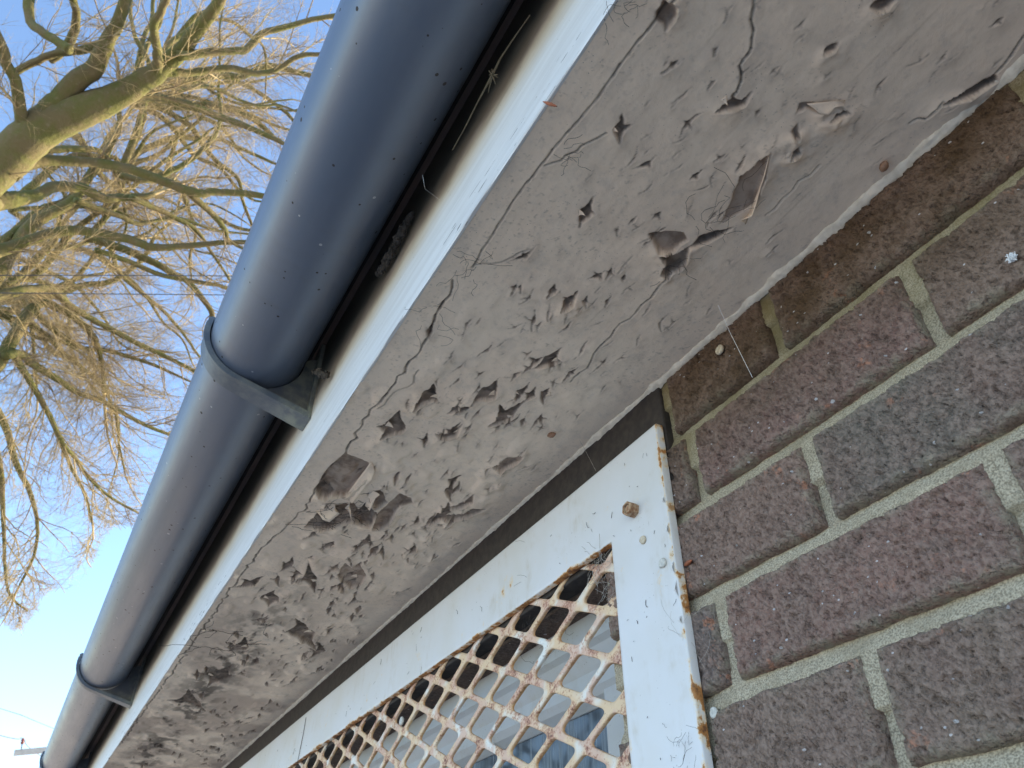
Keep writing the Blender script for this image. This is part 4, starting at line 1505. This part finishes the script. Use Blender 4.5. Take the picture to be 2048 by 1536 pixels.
# ------------------------------------------------------------------ bare tree
tree_base = at_dist(-230, 760, 8.3)
tree = empty('bare_tree', (tree_base[0] - .1, tree_base[1], GZ), 'large leafless tree with mossy limbs lit yellow by low sun', 'tree')
LIMBS = [
    # (pixel x, pixel y, radius px) with a near and far distance
    ('limb', 8.0, 7.4, [(-40, 366, 33), (15, 315, 33), (60, 276, 32), (110, 244, 29), (164, 222, 28), (239, 191, 21), (308, 147, 17), (359, 106, 14), (393, 62, 12), (427, 20, 10), (455, -30, 9)]),
    ('limb', 7.9, 7.6, [(62, 275, 26), (85, 240, 24), (113, 212, 20), (147, 167, 17), (191, 133, 15), (212, 85, 12), (236, 44, 10), (253, -15, 9)]),
    ('limb', 7.6, 8.2, [(318, 143, 9), (360, 146, 7), (403, 143, 6.5), (461, 137, 6), (513, 147, 5.5), (553, 140, 5), (598, 113, 4.5), (660, 108, 3.5)]),
    ('limb', 7.5, 7.9, [(355, 112, 9), (410, 106, 7), (455, 102, 6.5), (492, 99, 6.5), (523, 68, 6), (581, 51, 5), (640, 36, 4.5), (700, 28, 4)]),
    ('limb', 7.8, 8.6, [(235, 195, 11), (280, 193, 9), (325, 198, 8), (393, 215, 7), (444, 236, 6.5), (492, 253, 5.5), (567, 287, 4), (620, 320, 3)]),
    ('limb', 7.6, 7.0, [(316, 143, 9), (316, 115, 8), (313, 85, 7.5), (307, 51, 7), (322, 22, 6.5), (338, -14, 6)]),
    ('limb', 7.9, 7.5, [(52, 275, 12), (44, 246, 10), (34, 171, 9), (14, 130, 8), (2, 90, 8), (-15, 50, 7)]),
    ('limb', 8.2, 8.8, [(-30, 400, 22), (20, 400, 14), (45, 396, 12), (75, 390, 10), (105, 374, 9.5), (140, 374, 9), (171, 379, 9), (205, 396, 8), (240, 396, 7), (285, 392, 5), (308, 388, 4)]),
    ('limb', 8.0, 8.7, [(20, 335, 24), (55, 324, 13), (103, 321, 9), (188, 325, 8), (235, 332, 8), (273, 342, 8), (342, 369, 8), (393, 386, 7.5), (430, 384, 7), (478, 386, 6.5), (540, 394, 5.5), (600, 410, 4)]),
    ('limb', 9.2, 9.8, [(-40, 590, 20), (17, 513, 13), (68, 446, 11), (120, 417, 9), (154, 393, 8), (171, 362, 7), (191, 331, 6), (235, 265, 5), (238, 225, 4)]),
    ('limb', 8.4, 9.0, [(-50, 530, 18), (-10, 505, 11), (30, 492, 10), (68, 478, 9), (137, 461, 8.5), (205, 468, 8), (256, 478, 8), (308, 495, 7), (376, 492, 5.5), (440, 486, 5), (510, 484, 4)]),
    ('limb', 8.6, 9.4, [(262, 395, 6), (300, 412, 5), (342, 431, 4.5), (393, 461, 4), (420, 500, 3), (460, 560, 2.5)]),
    ('limb', 8.5, 9.0, [(380, 388, 7), (405, 410, 6), (427, 430, 5.5), (451, 461, 5), (458, 480, 3.5), (490, 500, 2.5)]),
    ('limb', 8.6, 9.6, [(-60, 800, 18), (-5, 727, 12), (20, 689, 11), (41, 651, 10), (58, 624, 9), (85, 607, 7.5), (120, 617, 7), (154, 638, 6.5), (185, 669, 5.5), (198, 703, 4.5), (205, 737, 4), (208, 785, 3)]),
    ('limb', 8.4, 9.6, [(-40, 610, 14), (-5, 592, 9), (34, 583, 8.5), (68, 578, 7.5), (103, 580, 6.5), (137, 608, 6), (171, 631, 5.5), (222, 658, 5), (273, 686, 4.5), (325, 710, 4), (393, 744, 3), (430, 770, 2)]),
    ('limb', 8.6, 9.8, [(10, 712, 8), (40, 708, 7), (68, 730, 6.5), (120, 761, 5.5), (154, 785, 5), (205, 802, 4.5), (239, 822, 4), (290, 850, 3.4), (342, 870, 2.8)]),
    ('limb', 8.7, 9.9, [(22, 700, 7), (51, 747, 5.5), (75, 788, 5), (103, 839, 4.5), (126, 887, 4), (154, 921, 3.5), (178, 956, 3), (219, 993, 2.5), (273, 1024, 1.8)]),
    ('limb', 9.0, 9.8, [(70, 610, 5), (82, 638, 4.5), (120, 668, 4.5), (164, 696, 4.2), (205, 699, 4), (256, 713, 3.6), (308, 730, 3), (376, 761, 2)]),
    ('limb', 9.4, 10.0, [(170, 475, 7), (230, 492, 7), (308, 525, 6.5), (342, 545, 6), (376, 563, 5.5), (410, 604, 5), (424, 627, 5), (424, 655, 4), (440, 700, 2.5)]),
    ('limb', 9.0, 9.8, [(190, 500, 5), (256, 522, 4.5), (330, 552, 4.2), (410, 566, 4), (458, 577, 3), (500, 600, 2)]),
    ('limb', 8.0, 7.4, [(60, -40, 9), (58, 5, 8), (62, 45, 7), (80, 60, 7), (110, 80, 7), (140, 100, 8)]),
    ('limb', 8.2, 7.8, [(100, 120, 7), (130, 96, 8), (150, 60, 7), (152, 20, 6), (140, -20, 6)]),
    ('limb', 8.1, 7.8, [(30, 145, 6), (65, 125, 6), (110, 108, 6), (160, 100, 7), (200, 92, 7)]),
    ('limb', 10.0, 10.6, [(-20, 800, 8), (10, 850, 6), (30, 920, 5), (60, 985, 4), (75, 1050, 3), (68, 1110, 2.4), (40, 1170, 2)]),
    ('limb', 10.2, 10.8, [(-20, 860, 7), (0, 940, 5), (5, 1010, 4), (8, 1077, 3), (10, 1135, 2.5), (20, 1190, 2), (55, 1222, 1.6)]),
    ('limb', 9.8, 10.4, [(100, 830, 4), (120, 880, 3.5), (140, 930, 3), (170, 990, 2.6), (186, 1050, 2)]),
]
# limbs further back in the crown, springing from the same stem
rr = random.Random(5)
for i in range(52):
    a0 = rr.choice([(20, 420), (-20, 500), (60, 300), (120, 250), (-40, 620), (240, 200), (150, 400), (60, 480), (300, 160), (30, 560), (180, 470), (240, 350)])
    dist = rr.uniform(8.8, 12.5)
    ang_ = rr.uniform(-1.25, .95) if a0[1] < 420 else rr.uniform(-.9, .75)
    px, py = a0
    pts, r0 = [], rr.uniform(3.0, 7.5)
    nst = rr.randint(8, 13)
    for k_ in range(nst):
        pts.append((px, py, r0 * (1 - k_ / nst) + 1.0))
        st_ = rr.uniform(34, 56)
        px += cos(ang_) * st_
        py += sin(ang_) * st_
        ang_ += rr.gauss(0, .30) + (.03 if py < 600 else .05)
    LIMBS.append(('limb', dist, dist + rr.uniform(.2, 1.2), pts))


def crown_ok(q):
    """the crown thins out towards the sky at the lower left, and is not built where the house hides it"""
    if q is None:
        return False
    px, py = q
    if px < -90 or py < -110 or px > 790 - .40 * max(0, py):
        return False
    lim = 1235 - max(0, px - 70) * 1.02
    return py < lim + 25 * sin(px * .05)


# trunk
tp = [np.array([tree_base[0] - .1, tree_base[1], GZ]), np.array([tree_base[0] - .12, tree_base[1], GZ + 1.6])]
tp += [at_dist(-230, 760, 8.3), at_dist(-180, 560, 8.2), at_dist(-125, 450, 8.1), at_dist(-40, 372, 8.0)]
Q, S = smooth_poly(tp, [.46, .36, .32, .28, .25, .22], 10)
m = MB()
S = [s * (1 + .025 * sin(i * 1.7)) for i, s in enumerate(S)]
m.tube(Q, S, 14)
m.build('trunk', BARK, tree, True)

TV, TF = [], []
tcount = 0


def tube_np(P, R, n_):
    """thin tube appended to the twig arrays"""
    global tcount
    P = np.asarray(P)
    t = np.gradient(P, axis=0)
    t /= np.linalg.norm(t, axis=1)[:, None] + 1e-9
    a = np.cross(t, np.array([.31, .52, .79]))
    a /= np.linalg.norm(a, axis=1)[:, None] + 1e-9
    b = np.cross(t, a)
    ang_ = np.arange(n_) * 2 * pi / n_
    V = P[:, None, :] + (a[:, None, :] * np.cos(ang_)[None, :, None] + b[:, None, :] * np.sin(ang_)[None, :, None]) * np.asarray(R)[:, None, None]
    k_ = len(P)
    i = (np.arange(k_ - 1)[:, None] * n_ + np.arange(n_)[None, :])
    j = (np.arange(k_ - 1)[:, None] * n_ + (np.arange(n_)[None, :] + 1) % n_)
    F = np.stack([i, j, j + n_, i + n_], -1).reshape(-1, 4) + tcount
    TV.append(V.reshape(-1, 3)); TF.append(F)
    tcount += k_ * n_


TR = np.random.default_rng(17)


def grow(p, d, L, r, level, droop):
    st_ = max(4, int(L / (.10 if level < 2 else .055)))
    P, D = [p], []
    q = p.copy()
    for k_ in range(st_):
        d = d + TR.normal(0, .15 if level < 2 else .17, 3) + np.array([0, 0, droop])
        d /= np.linalg.norm(d)
        q = q + d * L / st_
        P.append(q); D.append(d)
        if not crown_ok(proj(q)):
            break
    if len(P) < 3:
        return
    R = np.linspace(r, r * .38, len(P))
    tube_np(P, R, 4 if level < 2 else 3)
    if level >= 3:
        return
    gap = (.085, .062, .055)[level]
    nside = int(L / gap)
    for _ in range(nside):
        k_ = TR.integers(1, len(P) - 1) if len(P) > 2 else 1
        dd = D[min(k_, len(D) - 1)]
        o = TR.normal(0, 1, 3)
        o -= dd * (o @ dd)
        o /= np.linalg.norm(o) + 1e-9
        nd = dd * .75 + o * TR.uniform(.5, 1.0) + np.array([0, 0, .12])
        nd /= np.linalg.norm(nd)
        ln = L * TR.uniform(.22, .5)
        if ln < .05:
            continue
        grow(P[k_], nd, ln, max(.0009, R[k_] * .5), level + 1, droop)


for li, (nm, d0, d1, pts) in enumerate(LIMBS):
    nP = len(pts)
    P, R = [], []
    for i, (px, py, rp) in enumerate(pts):
        dd = d0 + (d1 - d0) * i / (nP - 1)
        P.append(at_dist(px, py, dd)); R.append(rp / FPX * dd)
    Q, S = smooth_poly(P, R, 4)
    Q = [q + TR.normal(0, min(.08 * s, .003), 3) * (0 < i < len(Q) - 1) for i, (q, s) in enumerate(zip(Q, S))]
    m = MB()
    m.tube(Q, [s * (1 + .012 * TR.normal()) for s in S], 9 if max(S) > .04 else 6)
    m.build('limb', BARK, tree, True)
    # side branches
    Lt = sum(np.linalg.norm(b - a) for a, b in zip(Q[:-1], Q[1:]))
    thin = 1.0 if li < 26 else .85
    low_ = pts[0][1] > 560
    big_ = max(S[1:-1]) > .075
    nsd = int(Lt / .155 * thin * (1.7 if low_ else .35 if big_ else 1.0))
    for _ in range(nsd):
        k_ = TR.integers(1, len(Q) - 1)
        if not crown_ok(proj(Q[k_])):
            continue
        dd = Q[k_] - Q[k_ - 1]
        dd /= np.linalg.norm(dd) + 1e-9
        o = TR.normal(0, 1, 3); o -= dd * (o @ dd); o /= np.linalg.norm(o) + 1e-9
        low = 1.0 if pts[0][1] > 560 else 0.0
        nd = dd * .7 + o * .8 + np.array([-.05, .05, .10 - .25 * low])
        nd /= np.linalg.norm(nd)
        grow(Q[k_], nd, TR.uniform(.35, 1.35 if low_ else 1.05), min(S[k_] * .45, TR.uniform(.0028, .0095)), 1, .035 - .06 * low)
    # run the tip out
    if S[-1] / 7.5 * FPX > 6.2 or li in (20, 21, 22):
        continue
    dd = Q[-1] - Q[-3]; dd /= np.linalg.norm(dd)
    if crown_ok(proj(Q[-1])):
        grow(Q[-1], dd, .9, S[-1], 1, 0.0)
me = mesh_np('twigs', np.concatenate(TV), np.concatenate(TF))
o = link_mesh('twigs', me, TWIG, tree, False)
o['kind'] = 'stuff'



# ------------------------------------------------------------------ power pole and wires
D_P = 26.0
p0 = at_dist(28, 1506, D_P); p1 = at_dist(215, 1488, D_P)
pole_c = p0 + (p1 - p0) * .5
pole = empty('power_pole', (pole_c[0], pole_c[1], GZ), 'timber power pole with a grey crossarm beyond the gutter end', 'power pole')
m = MB(); m.tube([(pole_c[0], pole_c[1], GZ), (pole_c[0], pole_c[1], pole_c[2] + .25)], [.15, .11], 12); m.build('pole', POLE, pole, True)
ax = Vector([float(v) for v in (p1 - p0)]).normalized(); up = Vector((0, 0, 1)); sd_ = ax.cross(up).normalized(); up = sd_.cross(ax)
r_ = lambda c: [Vector([float(v) for v in c]) + sd_ * a + up * b_ for a, b_ in ((-.05, -.07), (.05, -.07), (.05, .07), (-.05, .07))]
m = MB(); m.prism([1], [r_(p0), r_(p1)]); m.build('crossarm', POLE, pole)
for t in (.07, .93):
    c = Vector([float(v) for v in (p0 + (p1 - p0) * t)])
    m = MB(); m.tube([c + up * .07, c + up * .22], .015, 6); m.build('pin', WIRE, pole)
    m = MB(); m.tube([c + up * .20, c + up * .25, c + up * .27, c + up * .31, c + up * .33, c + up * .36], [.03, .055, .03, .05, .03, .02], 10)
    m.build('insulator', CERAM, pole, True)


def wire(pts, r, label):
    P, _ = smooth_poly(pts, [r] * len(pts), 8)
    m = MB(); m.tube(P, r, 5)
    return tag(m.build('overhead_wire', WIRE), label, 'wire', 'overhead wires')


ins = Vector([float(v) for v in (p0 + (p1 - p0) * .07)]) + up * .34
inv = np.array(ins)
wire([at_dist(-500, 1330, 18), at_dist(0, 1471, 24), inv, at_dist(74, 1507, 30), at_dist(160, 1560, 60)], .012, 'thin wire running over the red insulator of the power pole')
wire([at_dist(-500, 1270, 18), at_dist(0, 1417, 24), at_dist(90, 1450, 27), at_dist(260, 1520, 44)], .010, 'thin wire in the sky above the power pole crossarm')
wire([at_dist(-700, 560, 7.2), at_dist(0, 551, 7.0), at_dist(460, 552, 6.8), at_dist(900, 556, 6.6)], .0038, 'upper of two level wires crossing in front of the bare tree')
wire([at_dist(-700, 580, 7.2), at_dist(0, 586, 7.0), at_dist(460, 590, 6.8), at_dist(900, 594, 6.6)], .0038, 'lower of two level wires crossing in front of the bare tree')
